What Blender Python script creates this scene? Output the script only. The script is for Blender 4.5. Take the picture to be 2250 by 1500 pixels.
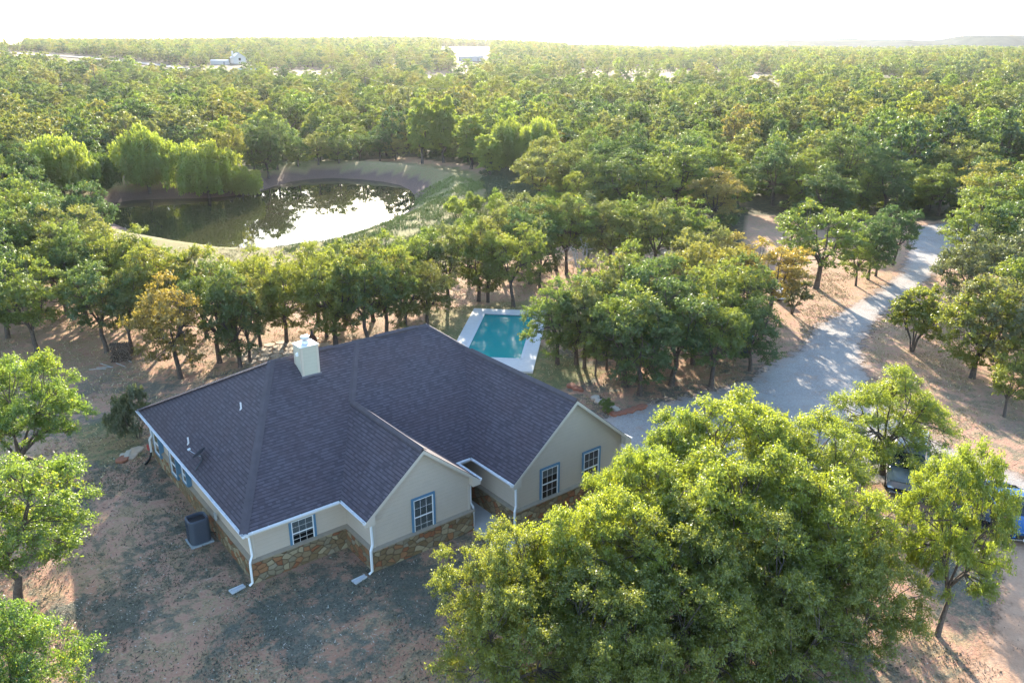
import bpy, math, random
import numpy as np
from mathutils import Vector, Matrix
R_=math.radians
sc=bpy.context.scene
for o in list(bpy.data.objects): bpy.data.objects.remove(o)
COL=sc.collection
# ---------------------------------------------------------------- camera, sky, sun, exposure
F_PX,PITCH,YAW=1808.763,R_(20.0439),R_(51.8462)       # focal length in pixels of a 2250 px wide frame
CAM=np.array([-9.35,-29.93,21.94])
cam=bpy.data.objects.new('camera',bpy.data.cameras.new('camera')); COL.objects.link(cam)
cam.data.sensor_width=36; cam.data.lens=36*F_PX/2250; cam.data.clip_start=.5; cam.data.clip_end=40000
cam.location=CAM; cam.rotation_euler=(math.pi/2-PITCH,0,YAW-math.pi/2)
sc.camera=cam
SUN_AZ,SUN_EL=R_(55.2),R_(16.5)
world=bpy.data.worlds.new('World'); sc.world=world; world.use_nodes=True
nt=world.node_tree; nt.nodes.clear()
sky=nt.nodes.new('ShaderNodeTexSky'); sky.sky_type='NISHITA'; sky.sun_disc=False
sky.sun_elevation=SUN_EL; sky.sun_rotation=math.pi/2-SUN_AZ; sky.air_density=1.0; sky.dust_density=.7; sky.ozone_density=2.0
bg=nt.nodes.new('ShaderNodeBackground'); bg.inputs[1].default_value=.15
ow=nt.nodes.new('ShaderNodeOutputWorld'); nt.links.new(sky.outputs[0],bg.inputs[0]); nt.links.new(bg.outputs[0],ow.inputs[0])
sun=bpy.data.objects.new('sun',bpy.data.lights.new('sun','SUN')); COL.objects.link(sun)
sun.data.energy=4.5; sun.data.angle=R_(.55); sun.data.color=(1,.88,.71)
sd=Vector((math.cos(SUN_AZ)*math.cos(SUN_EL),math.sin(SUN_AZ)*math.cos(SUN_EL),math.sin(SUN_EL)))
sun.rotation_euler=sd.to_track_quat('Z','Y').to_euler()
sc.view_settings.view_transform='Standard'; sc.view_settings.look='None'; sc.view_settings.exposure=2.2; sc.view_settings.gamma=1
sc.cycles.max_bounces=6; sc.cycles.diffuse_bounces=3; sc.cycles.glossy_bounces=3; sc.cycles.transmission_bounces=4
sc.cycles.transparent_max_bounces=8; sc.cycles.volume_bounces=0; sc.cycles.use_adaptive_sampling=False
sc.cycles.sample_clamp_indirect=5; sc.cycles.use_denoising=True; sc.cycles.denoising_prefilter='NONE'; sc.cycles.caustics_reflective=False; sc.cycles.caustics_refractive=False
# ---------------------------------------------------------------- helpers
_f=np.array([math.cos(YAW)*math.cos(PITCH),math.sin(YAW)*math.cos(PITCH),-math.sin(PITCH)])
_r=np.array([math.sin(YAW),-math.cos(YAW),0.]); _u=np.cross(_r,_f)
def ray(x,y): return _f+_r*(x-1125)/F_PX-_u*(y-750)/F_PX
def px(P):
    X=np.asarray(P,float)-CAM; w=X@_f; w=np.where(w<.1,.1,w)
    return 1125+F_PX*(X@_r)/w, 750-F_PX*(X@_u)/w
def sstep(a,b,x):
    t=np.clip((x-a)/(b-a),0,1); return t*t*(3-2*t)
def inpoly(x,y,poly):
    x=np.asarray(x,float);y=np.asarray(y,float); r=np.zeros(np.broadcast(x,y).shape,bool); n=len(poly)
    for i in range(n):
        x1,y1=poly[i];x2,y2=poly[(i+1)%n]
        if y1==y2: continue
        c=((y1>y)!=(y2>y))&(x<(x2-x1)*(y-y1)/(y2-y1)+x1); r^=c
    return r
def sdist(x,y,poly):
    x=np.asarray(x,float);y=np.asarray(y,float); d=np.full(np.broadcast(x,y).shape,1e9); n=len(poly)
    for i in range(n):
        a=np.array(poly[i]);b=np.array(poly[(i+1)%n]);e=b-a
        t=np.clip(((x-a[0])*e[0]+(y-a[1])*e[1])/(e@e),0,1)
        d=np.minimum(d,np.hypot(x-a[0]-t*e[0],y-a[1]-t*e[1]))
    return np.where(inpoly(x,y,poly),-d,d)
def flat(x,y,z):
    r=ray(x,y); t=(z-CAM[2])/r[2]; P=CAM+r*t; return (P[0],P[1])
WATER_Z=-1.3
POND=[flat(x,y,WATER_Z) for x,y in [(225,455),(228,482),(300,512),(380,528),(450,538),(520,549),(600,550),(680,541),(740,528),(800,507),(850,488),(892,468),(912,449),(911,432),(903,419),(880,407),(840,399),(790,394),(730,391),(680,394),(640,399),(600,410),(560,424),(500,432),(430,436),(360,437),(290,440),(245,447)]]
def noise2(x,y,s,seed=0):
    x=np.asarray(x,float)/s+seed*17.3;y=np.asarray(y,float)/s+seed*9.1
    return (np.sin(x*1.7+1.3*np.sin(y*1.1+seed))+np.sin(y*1.9+1.7*np.sin(x*.9+2*seed))+np.sin(x*.8-y*1.3+seed))/3
def terrain(x,y):
    x=np.asarray(x,float);y=np.asarray(y,float)
    dx,dy=x-CAM[0],y-CAM[1]; d=np.hypot(dx,dy); az=np.arctan2(dy,dx)
    a=(YAW-az+math.pi)%(2*math.pi)-math.pi; ax=1125+F_PX*1.06*np.tan(np.clip(a,-1.2,1.2))
    zc=15.5-9.5*sstep(900,1500,ax)-3*sstep(1500,2000,ax)
    z=zc*sstep(230,1150,d)*(1-sstep(1350,2600,d))-14*sstep(1500,3000,d)
    z=z+noise2(x,y,60,1)*1.3*sstep(170,350,d)+noise2(x,y,190,2)*2.2*sstep(300,700,d)*(1-sstep(1500,2500,d))
    m=(d<220)
    s=np.where(m,0.,99.)
    if m.any():
        s=np.full(d.shape,99.); s[m]=sdist(x[m],y[m],POND)
    back=sstep(110,125,d)
    carve=np.clip(WATER_Z+.33*s,-2.6,0)
    z=np.where(s<12,carve+z*(s>8),z)+.9*back*np.exp(-((s-7)/2.5)**2)*(s>2)
    return z
def hgt(x,y): return float(terrain(np.array([x]),np.array([y]))[0])
def at(x,y):
    z=0.
    for _ in range(12):
        X,Y=flat(x,y,z); z=.5*z+.5*hgt(X,Y)
    X,Y=flat(x,y,z); return X,Y,hgt(X,Y)
def mesh(name,v,f,mat=None,parent=None,smooth=False,mats=None,mi=None,uv=None):
    me=bpy.data.meshes.new(name)
    me.from_pydata([tuple(p) for p in v],[],f)
    if smooth: me.polygons.foreach_set('use_smooth',[True]*len(me.polygons))
    for m in (mats or ([mat] if mat else [])): me.materials.append(m)
    if mi is not None: me.polygons.foreach_set('material_index',mi)
    if uv is not None:
        l=me.uv_layers.new(name='UVMap'); l.data.foreach_set('uv',np.asarray(uv,float).ravel())
    me.update()
    o=bpy.data.objects.new(name,me); COL.objects.link(o)
    if parent: o.parent=parent
    return o
def fastmesh(name,V,Q,mats,mi=None,attr=None,smooth=False):
    """V (n,3), Q (m,4) quads"""
    me=bpy.data.meshes.new(name); n=len(V);m=len(Q);k=Q.shape[1]
    me.vertices.add(n); me.vertices.foreach_set('co',V.astype('f').ravel())
    me.loops.add(m*k); me.loops.foreach_set('vertex_index',Q.astype('i').ravel())
    me.polygons.add(m); me.polygons.foreach_set('loop_start',np.arange(0,m*k,k,dtype='i')); me.polygons.foreach_set('loop_total',np.full(m,k,dtype='i'))
    if smooth: me.polygons.foreach_set('use_smooth',np.ones(m,bool))
    for x in mats: me.materials.append(x)
    if mi is not None: me.polygons.foreach_set('material_index',mi.astype('i'))
    for a,(dom,val) in (attr or {}).items():
        A=me.attributes.new(a,'FLOAT',dom); A.data.foreach_set('value',val.astype('f'))
    me.update(calc_edges=True); return me
def tag(o,label=None,cat=None,group=None,kind=None):
    if label:o['label']=label
    if cat:o['category']=cat
    if group:o['group']=group
    if kind:o['kind']=kind
    return o
def thing(name,loc,label,cat,group=None,rz=0):
    o=bpy.data.objects.new(name,None); COL.objects.link(o); o.location=loc; o.rotation_euler=(0,0,rz); o.empty_display_size=.3
    return tag(o,label,cat,group)
class MB:
    def __init__(s): s.v=[];s.f=[];s.uv=[]
    def poly(s,pts,uv=None):
        n=len(s.v); s.v+=[tuple(p) for p in pts]; s.f.append(list(range(n,n+len(pts)))); s.uv+=(uv or [(p[0]+p[1],p[2]) for p in pts]); return s
    def box(s,x0,x1,y0,y1,z0,z1):
        P=[(x0,y0,z0),(x1,y0,z0),(x1,y1,z0),(x0,y1,z0),(x0,y0,z1),(x1,y0,z1),(x1,y1,z1),(x0,y1,z1)]
        for q in ((0,3,2,1),(4,5,6,7),(0,1,5,4),(1,2,6,5),(2,3,7,6),(3,0,4,7)): s.poly([P[i] for i in q])
        return s
    def obox(s,c,ax,ay,az):
        c,ax,ay,az=map(Vector,(c,ax,ay,az))
        P=[c+ax*i+ay*j+az*k for k in(-1,1) for i,j in((-1,-1),(1,-1),(1,1),(-1,1))]
        for q in ((0,3,2,1),(4,5,6,7),(0,1,5,4),(1,2,6,5),(2,3,7,6),(3,0,4,7)): s.poly([P[i] for i in q])
        return s
    def tube(s,path,rad,n=8,cap=True):
        path=[Vector(p) for p in path]; rad=rad if isinstance(rad,(list,tuple)) else [rad]*len(path)
        b=len(s.v); up=None
        for i,p in enumerate(path):
            t=(path[min(i+1,len(path)-1)]-path[max(i-1,0)]).normalized()
            if up is None: up=t.orthogonal().normalized()
            up=(up-t*up.dot(t)).normalized(); w=t.cross(up)
            for k in range(n):
                a=2*math.pi*k/n; s.v.append(tuple(p+(up*math.cos(a)+w*math.sin(a))*rad[i]))
        for i in range(len(path)-1):
            for k in range(n):
                q=[b+i*n+k,b+i*n+(k+1)%n,b+(i+1)*n+(k+1)%n,b+(i+1)*n+k]; s.f.append(q); s.uv+=[(s.v[j][0]+s.v[j][1],s.v[j][2]) for j in q]
        if cap:
            for q in (list(range(b+n-1,b-1,-1)),[b+(len(path)-1)*n+k for k in range(n)]): s.f.append(q); s.uv+=[(0,0)]*n
        return s
    def rtube(s,path,hw):      # square section pipe
        return s.tube(path,hw*1.414,4)
    def lathe(s,c,prof,n=20):
        b=len(s.v)
        for r,z in prof:
            for k in range(n): a=2*math.pi*k/n; s.v.append((c[0]+r*math.cos(a),c[1]+r*math.sin(a),c[2]+z))
        for i in range(len(prof)-1):
            for k in range(n):
                s.f.append([b+i*n+k,b+i*n+(k+1)%n,b+(i+1)*n+(k+1)%n,b+(i+1)*n+k]); s.uv+=[(0,0)]*4
        s.f.append([b+(len(prof)-1)*n+k for k in range(n)]); s.uv+=[(0,0)]*n
        return s
    def prism(s,pts,z0,z1):
        n=len(pts); a=[(p[0],p[1],z0) for p in pts]; c=[(p[0],p[1],z1) for p in pts]
        s.poly(c); s.poly(a[::-1])
        for i in range(n): j=(i+1)%n; s.poly([a[i],a[j],c[j],c[i]])
        return s
    def build(s,name,mat,parent=None,smooth=False,label=None):
        o=mesh(name,s.v,s.f,mat,parent,smooth,uv=s.uv)
        if label:o['label']=label
        return o
# ---------------------------------------------------------------- materials
class NB:
    def __init__(s,name):
        s.m=bpy.data.materials.new(name); s.m.use_nodes=True; s.t=s.m.node_tree; s.t.nodes.clear(); s.out=s.n('OutputMaterial')
    def n(s,typ,**k):
        x=s.t.nodes.new('ShaderNode'+typ)
        for a,b in k.items(): setattr(x,a,b)
        return x
    def l(s,a,b): s.t.links.new(a,b)
    def val(s,x,inp):
        if hasattr(x,'is_output') or isinstance(x,bpy.types.NodeSocket): s.l(x,inp)
        else: inp.default_value=x
    def math(s,op,a,b=0,c=None,clamp=False):
        x=s.n('Math',operation=op,use_clamp=clamp); s.val(a,x.inputs[0]); s.val(b,x.inputs[1])
        if c is not None: s.val(c,x.inputs[2])
        return x.outputs[0]
    def mix(s,f,a,b,mode='MIX'):
        x=s.n('Mix',data_type='RGBA',blend_type=mode); s.val(f,x.inputs[0])
        for v,i in ((a,6),(b,7)):
            if isinstance(v,tuple) and len(v)==3: v=v+(1,)
            s.val(v,x.inputs[i])
        return x.outputs[2]
    def noise(s,vec,scale,detail=4,rough=.6,out=0):
        x=s.n('TexNoise'); x.inputs['Scale'].default_value=scale; x.inputs['Detail'].default_value=detail; x.inputs['Roughness'].default_value=rough
        if vec is not None: s.l(vec,x.inputs['Vector'])
        return x.outputs[out]
    def ramp(s,f,stops,interp='LINEAR'):
        x=s.n('ValToRGB'); x.color_ramp.interpolation=interp; e=x.color_ramp.elements
        while len(e)<len(stops): e.new(.5)
        for i,(p,c) in enumerate(stops):
            e[i].position=p; c=c if isinstance(c,tuple) else (c,c,c); e[i].color=c+(1,) if len(c)==3 else c
        s.l(f,x.inputs[0]); return x.outputs[0]
    def step(s,f,a,b):
        x=s.n('MapRange',interpolation_type='SMOOTHSTEP'); s.val(f,x.inputs[0]); x.inputs[1].default_value=a; x.inputs[2].default_value=b; return x.outputs[0]
    def attr(s,name): x=s.n('Attribute',attribute_name=name); return x.outputs['Fac']
    def bump(s,h,dist=.02,strength=1):
        x=s.n('Bump'); x.inputs['Distance'].default_value=dist; x.inputs['Strength'].default_value=strength; s.l(h,x.inputs['Height']); return x.outputs[0]
    def pbr(s,col,rough=.8,metal=0,bump=None,spec=.5,**k):
        p=s.n('BsdfPrincipled')
        if isinstance(col,tuple) and len(col)==3: col=col+(1,)
        s.val(col,p.inputs['Base Color']); s.val(rough,p.inputs['Roughness']); p.inputs['Metallic'].default_value=metal; p.inputs['Specular IOR Level'].default_value=spec
        if bump is not None: s.l(bump,p.inputs['Normal'])
        for a,b in k.items(): s.val(b,p.inputs[a.replace('_',' ')])
        s.l(p.outputs[0],s.out.inputs[0]); return s.m
    def pos(s): return s.n('NewGeometry').outputs['Position']
    def obj(s): return s.n('TexCoord').outputs['Object']
    def uv(s): return s.n('TexCoord').outputs['UV']
def plain(name,col,rough=.7,metal=0,var=.12,scale=6,spec=.5):
    b=NB(name); n=b.noise(b.obj(),scale,5)
    c=b.mix(n,tuple(x*(1-var) for x in col),tuple(min(1,x*(1+var)) for x in col)); return b.pbr(c,rough,metal,spec=spec)
def leafmat(name,lo,hi,yel=(.30,.26,.03),yamt=.12,trans=.5):
    b=NB(name); oi=b.n('ObjectInfo'); r=oi.outputs['Random']; g=b.attr('lr'); d=b.attr('dd')
    k=b.math('ADD',b.math('MULTIPLY',r,.5),b.math('MULTIPLY',g,.5))
    c=b.mix(k,lo,hi)
    pn=b.noise(b.pos(),.035,2)
    c=b.mix(b.math('MULTIPLY',b.step(pn,.45,.65),.5),c,tuple(x*y for x,y in zip(hi,(1.35,1.1,.7))))
    c=b.mix(b.math('MULTIPLY',b.step(b.attr('lq'),1-yamt,1.0),.8),c,yel)
    dif=b.n('BsdfDiffuse'); b.l(c,dif.inputs[0])
    tr=b.n('BsdfTranslucent'); b.l(b.mix(1.0,c,(2.25,2.1,1.0),'MULTIPLY'),tr.inputs[0])
    gl=b.n('BsdfGlossy'); gl.inputs['Roughness'].default_value=.42; gl.inputs[0].default_value=(.8,.85,.8,1)
    m1=b.n('MixShader'); m1.inputs[0].default_value=trans; b.l(dif.outputs[0],m1.inputs[1]); b.l(tr.outputs[0],m1.inputs[2])
    m2=b.n('MixShader'); m2.inputs[0].default_value=.055; b.l(m1.outputs[0],m2.inputs[1]); b.l(gl.outputs[0],m2.inputs[2])
    b.l(m2.outputs[0],b.out.inputs[0]); return b.m
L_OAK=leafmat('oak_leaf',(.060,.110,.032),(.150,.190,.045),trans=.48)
L_DARK=leafmat('dark_oak_leaf',(.038,.080,.035),(.085,.130,.045),yamt=.05,trans=.42)
L_OLIVE=leafmat('olive_leaf',(.085,.115,.042),(.165,.180,.060),yel=(.32,.24,.06),yamt=.12,trans=.45)
L_RUST=leafmat('rust_leaf',(.13,.118,.042),(.215,.185,.062),yel=(.10,.13,.03),yamt=.25,trans=.45)
L_WIL=leafmat('willow_leaf',(.14,.20,.045),(.22,.27,.06),yamt=.1,trans=.5)
L_GREY=leafmat('grey_leaf',(.06,.085,.05),(.12,.14,.08),yamt=.05,trans=.35)
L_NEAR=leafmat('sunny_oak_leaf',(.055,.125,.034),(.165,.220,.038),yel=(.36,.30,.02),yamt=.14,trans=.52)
_b=NB('bark'); _n=_b.noise(_b.obj(),7,6,.7)
BARK=_b.pbr(_b.ramp(_n,[(.3,(.045,.035,.03)),(.7,(.16,.125,.10))]),.95,bump=_b.bump(_n,.05))
DEADW=plain('dead_wood',(.42,.38,.34),.9,var=.3,scale=9)
def ground_mat():
    b=NB('ground'); P=b.pos()
    w=b.n('VectorMath',operation='ADD'); b.l(P,w.inputs[0])
    wn=b.n('VectorMath',operation='SCALE'); b.l(b.noise(P,.6,3,out=1),wn.inputs[0]); wn.inputs[3].default_value=1.2; b.l(wn.outputs[0],w.inputs[1]); W=w.outputs[0]
    n1=b.noise(W,.22,6,.62); n2=b.noise(W,1.4,6,.7); n3=b.noise(P,9,5,.7); n4=b.noise(P,30,3,.7); n5=b.noise(P,.05,3)
    soil=b.ramp(b.math('ADD',b.math('MULTIPLY',n2,.6),b.math('MULTIPLY',n3,.4)),[(.3,(.34,.185,.125)),(.5,(.50,.30,.215)),(.68,(.62,.43,.335))])
    soil=b.mix(b.step(n5,.4,.65),soil,b.mix(.5,soil,(.36,.17,.09)))
    dry=b.ramp(n3,[(.3,(.13,.09,.05)),(.5,(.34,.25,.13)),(.75,(.55,.43,.25))])
    grn=b.ramp(n3,[(.3,(.085,.082,.062)),(.55,(.155,.15,.115)),(.8,(.27,.25,.19))])
    lawn=b.attr('lawn'); fld=b.attr('field'); frs=b.attr('forest'); bank=b.attr('bank'); gr=b.attr('green')
    gm=b.step(b.math('ADD',b.math('ADD',b.math('MULTIPLY',n1,.55),b.math('MULTIPLY',n2,.45)),b.math('MULTIPLY',n4,.12)),.515,.63)
    c=b.mix(b.math('MULTIPLY',b.step(b.math('ADD',n2,b.math('MULTIPLY',n3,.5)),.68,.82),.8),soil,dry)
    c=b.mix(b.math('MULTIPLY',b.step(b.noise(P,2.6,6,.75),.55,.68),.5),c,b.mix(.5,c,(.62,.47,.38))); c=b.mix(b.math('MULTIPLY',gm,lawn),c,grn)
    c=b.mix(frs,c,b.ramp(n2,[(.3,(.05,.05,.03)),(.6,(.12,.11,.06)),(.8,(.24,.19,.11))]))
    c=b.mix(bank,c,b.ramp(n3,[(.3,(.11,.07,.055)),(.7,(.22,.145,.115))]))
    c=b.mix(fld,c,b.ramp(n2,[(.3,(.08,.07,.042)),(.7,(.16,.135,.085))]))
    c=b.mix(b.math('MULTIPLY',gr,b.step(n3,.3,.5)),c,b.ramp(n3,[(.3,(.09,.12,.03)),(.7,(.24,.27,.08))]))
    h=b.math('ADD',b.math('MULTIPLY',n3,.7),b.math('MULTIPLY',n2,.6))
    return b.pbr(c,.95,bump=b.bump(h,.14,.9),spec=.15)
GROUND=ground_mat()
def gravel_mat():
    b=NB('gravel'); P=b.pos(); n=b.noise(P,14,5,.75); n2=b.noise(P,1.1,5,.65); n3=b.noise(P,.3,3)
    c=b.ramp(n,[(.28,(.17,.158,.145)),(.5,(.34,.32,.295)),(.7,(.52,.49,.45))])
    c=b.mix(b.step(n2,.50,.66),c,b.mix(.55,c,(.36,.25,.18))); c=b.mix(b.math('MULTIPLY',b.step(n3,.42,.6),.35),c,(.45,.42,.375))
    c=b.mix(b.math('MULTIPLY',b.step(b.attr('ed'),1.6,.2),.6),c,(.36,.23,.16))
    c=b.mix(b.math('MULTIPLY',b.step(b.noise(P,3.5,4,.8),.56,.7),.45),c,(.20,.15,.11)); a=b.step(b.math('ADD',b.attr('ed'),b.math('MULTIPLY',b.math('SUBTRACT',b.noise(P,1.3,6,.7),.5),4.0)),.15,.9)
    p=b.n('BsdfPrincipled'); b.l(c,p.inputs['Base Color']); p.inputs['Roughness'].default_value=.9; p.inputs['Specular IOR Level'].default_value=.2
    b.l(b.bump(b.math('ADD',n,n2),.05),p.inputs['Normal']); b.l(a,p.inputs['Alpha']); b.l(p.outputs[0],b.out.inputs[0]); return b.m
GRAVEL=gravel_mat()
def dirt_mat():
    b=NB('dirt_track'); P=b.pos(); n=b.noise(P,9,5,.7); n2=b.noise(P,.8,4)
    c=b.ramp(b.math('ADD',b.math('MULTIPLY',n,.4),b.math('MULTIPLY',n2,.6)),[(.3,(.36,.20,.12)),(.7,(.56,.36,.24))])
    a=b.step(b.math('ADD',b.attr('ed'),b.math('MULTIPLY',b.math('SUBTRACT',b.noise(P,1.3,6,.7),.5),2.4)),.15,.9)
    p=b.n('BsdfPrincipled'); b.l(c,p.inputs['Base Color']); p.inputs['Roughness'].default_value=.95
    b.l(b.bump(n,.04),p.inputs['Normal']); b.l(a,p.inputs['Alpha']); b.l(p.outputs[0],b.out.inputs[0]); return b.m
DIRT=dirt_mat()
def shingle_mat(name='roof_shingle',lo=(.066,.054,.066),mid=(.092,.076,.090),hi=(.113,.098,.114),red=True):
    b=NB(name); br=b.n('TexBrick',offset=.37,squash=1.0); b.l(b.uv(),br.inputs['Vector'])
    br.inputs['Color1'].default_value=(0,0,0,1); br.inputs['Color2'].default_value=(1,1,1,1); br.inputs['Mortar'].default_value=(.5,.5,.5,1)
    br.inputs['Scale'].default_value=1; br.inputs['Mortar Size'].default_value=.0; br.inputs['Brick Width'].default_value=.18; br.inputs['Row Height'].default_value=.165; br.inputs['Bias'].default_value=0
    t=br.outputs['Color']
    n=b.noise(b.uv(),60,3); n2=b.noise(b.uv(),.5,4)
    s=b.n('SeparateXYZ'); b.l(b.uv(),s.inputs[0])
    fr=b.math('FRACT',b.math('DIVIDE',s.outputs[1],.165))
    c=b.ramp(t,[(0.0,lo),(.5,mid),(1.0,hi)])
    c=b.mix(b.math('MULTIPLY',b.step(n2,.4,.65),.5),c,b.mix(.6,c,(.095,.062,.068)))
    c=b.mix(b.math('MULTIPLY',n,.5),c,b.mix(.5,c,(.02,.02,.02)))
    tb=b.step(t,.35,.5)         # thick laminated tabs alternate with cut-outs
    c=b.mix(b.math('MULTIPLY',b.step(fr,.42,.10),b.math('ADD',.38,b.math('MULTIPLY',tb,.35))),c,(.014,.013,.022))  # shadow line of each shingle course, painted into the colour
    h=b.math('ADD',b.math('MULTIPLY',b.math('SUBTRACT',1,fr),.6),b.math('MULTIPLY',tb,.4))
    return b.pbr(c,.85,bump=b.bump(h,.018,.8),spec=.3)
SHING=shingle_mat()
CAPM=plain('ridge_cap_shingle',(.075,.062,.070),.85,var=.4,scale=3)
def siding_mat(name,col,pitch=.19):
    b=NB(name); s=b.n('SeparateXYZ'); b.l(b.obj(),s.inputs[0]); fr=b.math('FRACT',b.math('DIVIDE',s.outputs[2],pitch))
    n=b.noise(b.obj(),2.5,5); c=b.mix(n,tuple(x*.92 for x in col),tuple(x*1.05 for x in col))
    c=b.mix(b.math('MULTIPLY',b.step(fr,.09,.0),.22),c,tuple(x*.35 for x in col))
    return b.pbr(c,.75,bump=b.bump(b.math('SUBTRACT',1,fr),.006,.8),spec=.3)
SIDING=siding_mat('beige_siding',(.52,.435,.350)); TRIM=plain('beige_trim',(.55,.475,.39),.6,var=.06)
CHIMW=siding_mat('chimney_siding',(.50,.47,.38))
def stone_mat():
    b=NB('rubble_stone'); w=b.n('Mapping'); b.l(b.uv(),w.inputs[0]); w.inputs['Scale'].default_value=(2.9,4.1,1)
    dn=b.n('VectorMath',operation='SCALE'); b.l(b.noise(b.uv(),2.2,3,out=1),dn.inputs[0]); dn.inputs[3].default_value=.55
    ad=b.n('VectorMath',operation='ADD'); b.l(w.outputs[0],ad.inputs[0]); b.l(dn.outputs[0],ad.inputs[1])
    v=b.n('TexVoronoi',voronoi_dimensions='2D'); b.l(ad.outputs[0],v.inputs['Vector']); v.inputs['Scale'].default_value=1
    e=b.n('TexVoronoi',voronoi_dimensions='2D',feature='DISTANCE_TO_EDGE'); b.l(ad.outputs[0],e.inputs['Vector']); e.inputs['Scale'].default_value=1
    s=b.n('SeparateColor'); b.l(v.outputs['Color'],s.inputs[0]); n=b.noise(b.uv(),9,5)
    c=b.ramp(s.outputs[0],[(0,(.22,.15,.08)),(.22,(.27,.20,.12)),(.42,(.34,.17,.085)),(.56,(.26,.22,.15)),(.72,(.40,.33,.21)),(.86,(.30,.12,.06)),(.97,(.34,.29,.21))],'CONSTANT')
    c=b.mix(n,b.mix(.45,c,(.10,.07,.04)),c)
    m=b.step(e.outputs['Distance'],.045,.015); c=b.mix(m,c,(.10,.078,.055))
    return b.pbr(c,.9,bump=b.bump(b.math('ADD',b.step(e.outputs['Distance'],0,.12),b.math('MULTIPLY',n,.4)),.05,.9),spec=.2)
STONE=stone_mat()
LEDGE=plain('stone_ledge',(.30,.25,.19),.9,var=.25,scale=4)
WHITE=plain('white_metal',(.78,.79,.80),.45,var=.05); BLUE=plain('blue_window_trim',(.085,.20,.31),.55,var=.1)
WFR=plain('white_window_frame',(.80,.80,.79),.5,var=.03); BLIND=plain('blind_slats',(.55,.55,.53),.7,var=.05); DARK=plain('dark_interior',(.010,.011,.014),.6)
GLASSM=NB('window_glass'); _g=GLASSM.n('BsdfGlossy'); _g.inputs['Roughness'].default_value=.03; _t=GLASSM.n('BsdfTransparent'); _t.inputs[0].default_value=(.72,.76,.78,1); _lw=GLASSM.n('Fresnel'); _lw.inputs[0].default_value=1.22
_m=GLASSM.n('MixShader'); GLASSM.l(_lw.outputs[0],_m.inputs[0]); GLASSM.l(_t.outputs[0],_m.inputs[1]); GLASSM.l(_g.outputs[0],_m.inputs[2]); GLASSM.l(_m.outputs[0],GLASSM.out.inputs[0]); GLASSM=GLASSM.m
STEEL=plain('galvanised_steel',(.62,.62,.62),.35,.8); CONC=plain('concrete',(.50,.49,.46),.85,var=.14,scale=3); PVC=plain('white_pipe',(.72,.68,.66),.5)
DGREY=plain('dark_grey_metal',(.055,.065,.08),.5,.3); FLAG=plain('flagstone',(.46,.36,.26),.9,var=.2,scale=2); ROCKT=plain('tan_rock',(.48,.42,.33),.9,var=.25,scale=5); ROCKR=plain('red_rock',(.30,.12,.07),.9,var=.35,scale=5)
LOGM=plain('firewood',(.13,.095,.07),.95,var=.55,scale=14); RUST=plain('rusty_iron',(.12,.05,.03),.85,var=.4)
def coping_mat():
    b=NB('pool_concrete'); P=b.obj(); n=b.noise(P,4,5); n2=b.noise(P,.7,3)
    c=b.mix(n,(.52,.52,.50),(.66,.66,.64)); c=b.mix(b.step(n2,.55,.75),c,b.mix(.3,c,(.35,.33,.3))); return b.pbr(c,.8,bump=b.bump(n,.004))
COPING=coping_mat()
def water_mat(name,col,rough,bscale,bd,spec=.5):
    b=NB(name); n=b.noise(b.pos(),bscale,3,.5); n2=b.noise(b.pos(),bscale*.2,2)
    return b.pbr(col,rough,bump=b.bump(b.math('ADD',n,n2),bd,.6),spec=spec,IOR=1.333)
POOLW=water_mat('pool_water',(.015,.30,.29),.02,2.2,.016); PONDW=water_mat('pond_water',(.04,.04,.02),.01,.9,.004)
POOLT=plain('pool_wall_tile',(.10,.30,.40),.4)
# ---------------------------------------------------------------- clearings and zones given where they lie on the land
PX=lambda pts,z=0:[flat(x,y,z) for x,y in pts]
DRIVE=PX([(2170,470),(2110,487),(2030,497),(2003,517),(2000,560),(1985,600),(1940,637),(1870,677),(1800,717),(1760,772),(1700,802),(1650,838),(1590,855),(1500,876),(1430,893),(1338,918),(1300,960),(1310,1060),(1420,1150),(1600,1160),(1800,1120),(1900,1050),(1990,1080),(2200,1180),(2300,1190),(2300,1080),(2180,1020),(2080,985),(2030,960),(1985,930),(1930,870),(1893,810),(1889,755),(1920,700),(1975,660),(2035,615),(2075,560),(2110,527),(2190,500)])
TRACK=PX([(2165,1130),(2320,1130),(2500,1300),(2450,1600),(2100,1600),(2150,1480),(2195,1400),(2215,1290),(2190,1200)])
CLEAR=[[(-60,118),(60,113),(240,126),(470,152),(720,156),(720,166),(470,168),(250,150),(-60,132)],[(-60,95),(45,96),(58,104),(-60,107)],
       [(1930,172),(2060,180),(2300,186),(2300,204),(1940,200)],[(120,200),(330,197),(335,214),(125,222)],[(1245,99),(1545,103),(1545,113),(1245,108)],
       [(965,103),(1080,103),(1085,122),(965,122)],[(990,124),(1075,122),(1080,152),(995,150)]]
SPARSE=[[(590,148),(1060,150),(1020,200),(610,195)],[(1225,150),(1420,138),(1665,158),(1640,222),(1290,212),(1190,195)]]
NOGO=[[(-400,560),(200,560),(228,470),(190,425),(215,385),(560,372),(900,345),(1100,372),(1210,430),(1120,478),(1015,500),(1000,740),(1000,1700),(-900,1700)],
      [(1000,560),(1290,545),(1330,680),(1700,640),(1680,500),(2170,480),(2130,540),(2080,640),(2600,900),(3000,1700),(900,1700)],
      [(1640,470),(1760,480),(1720,620),(1640,560)]]
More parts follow.
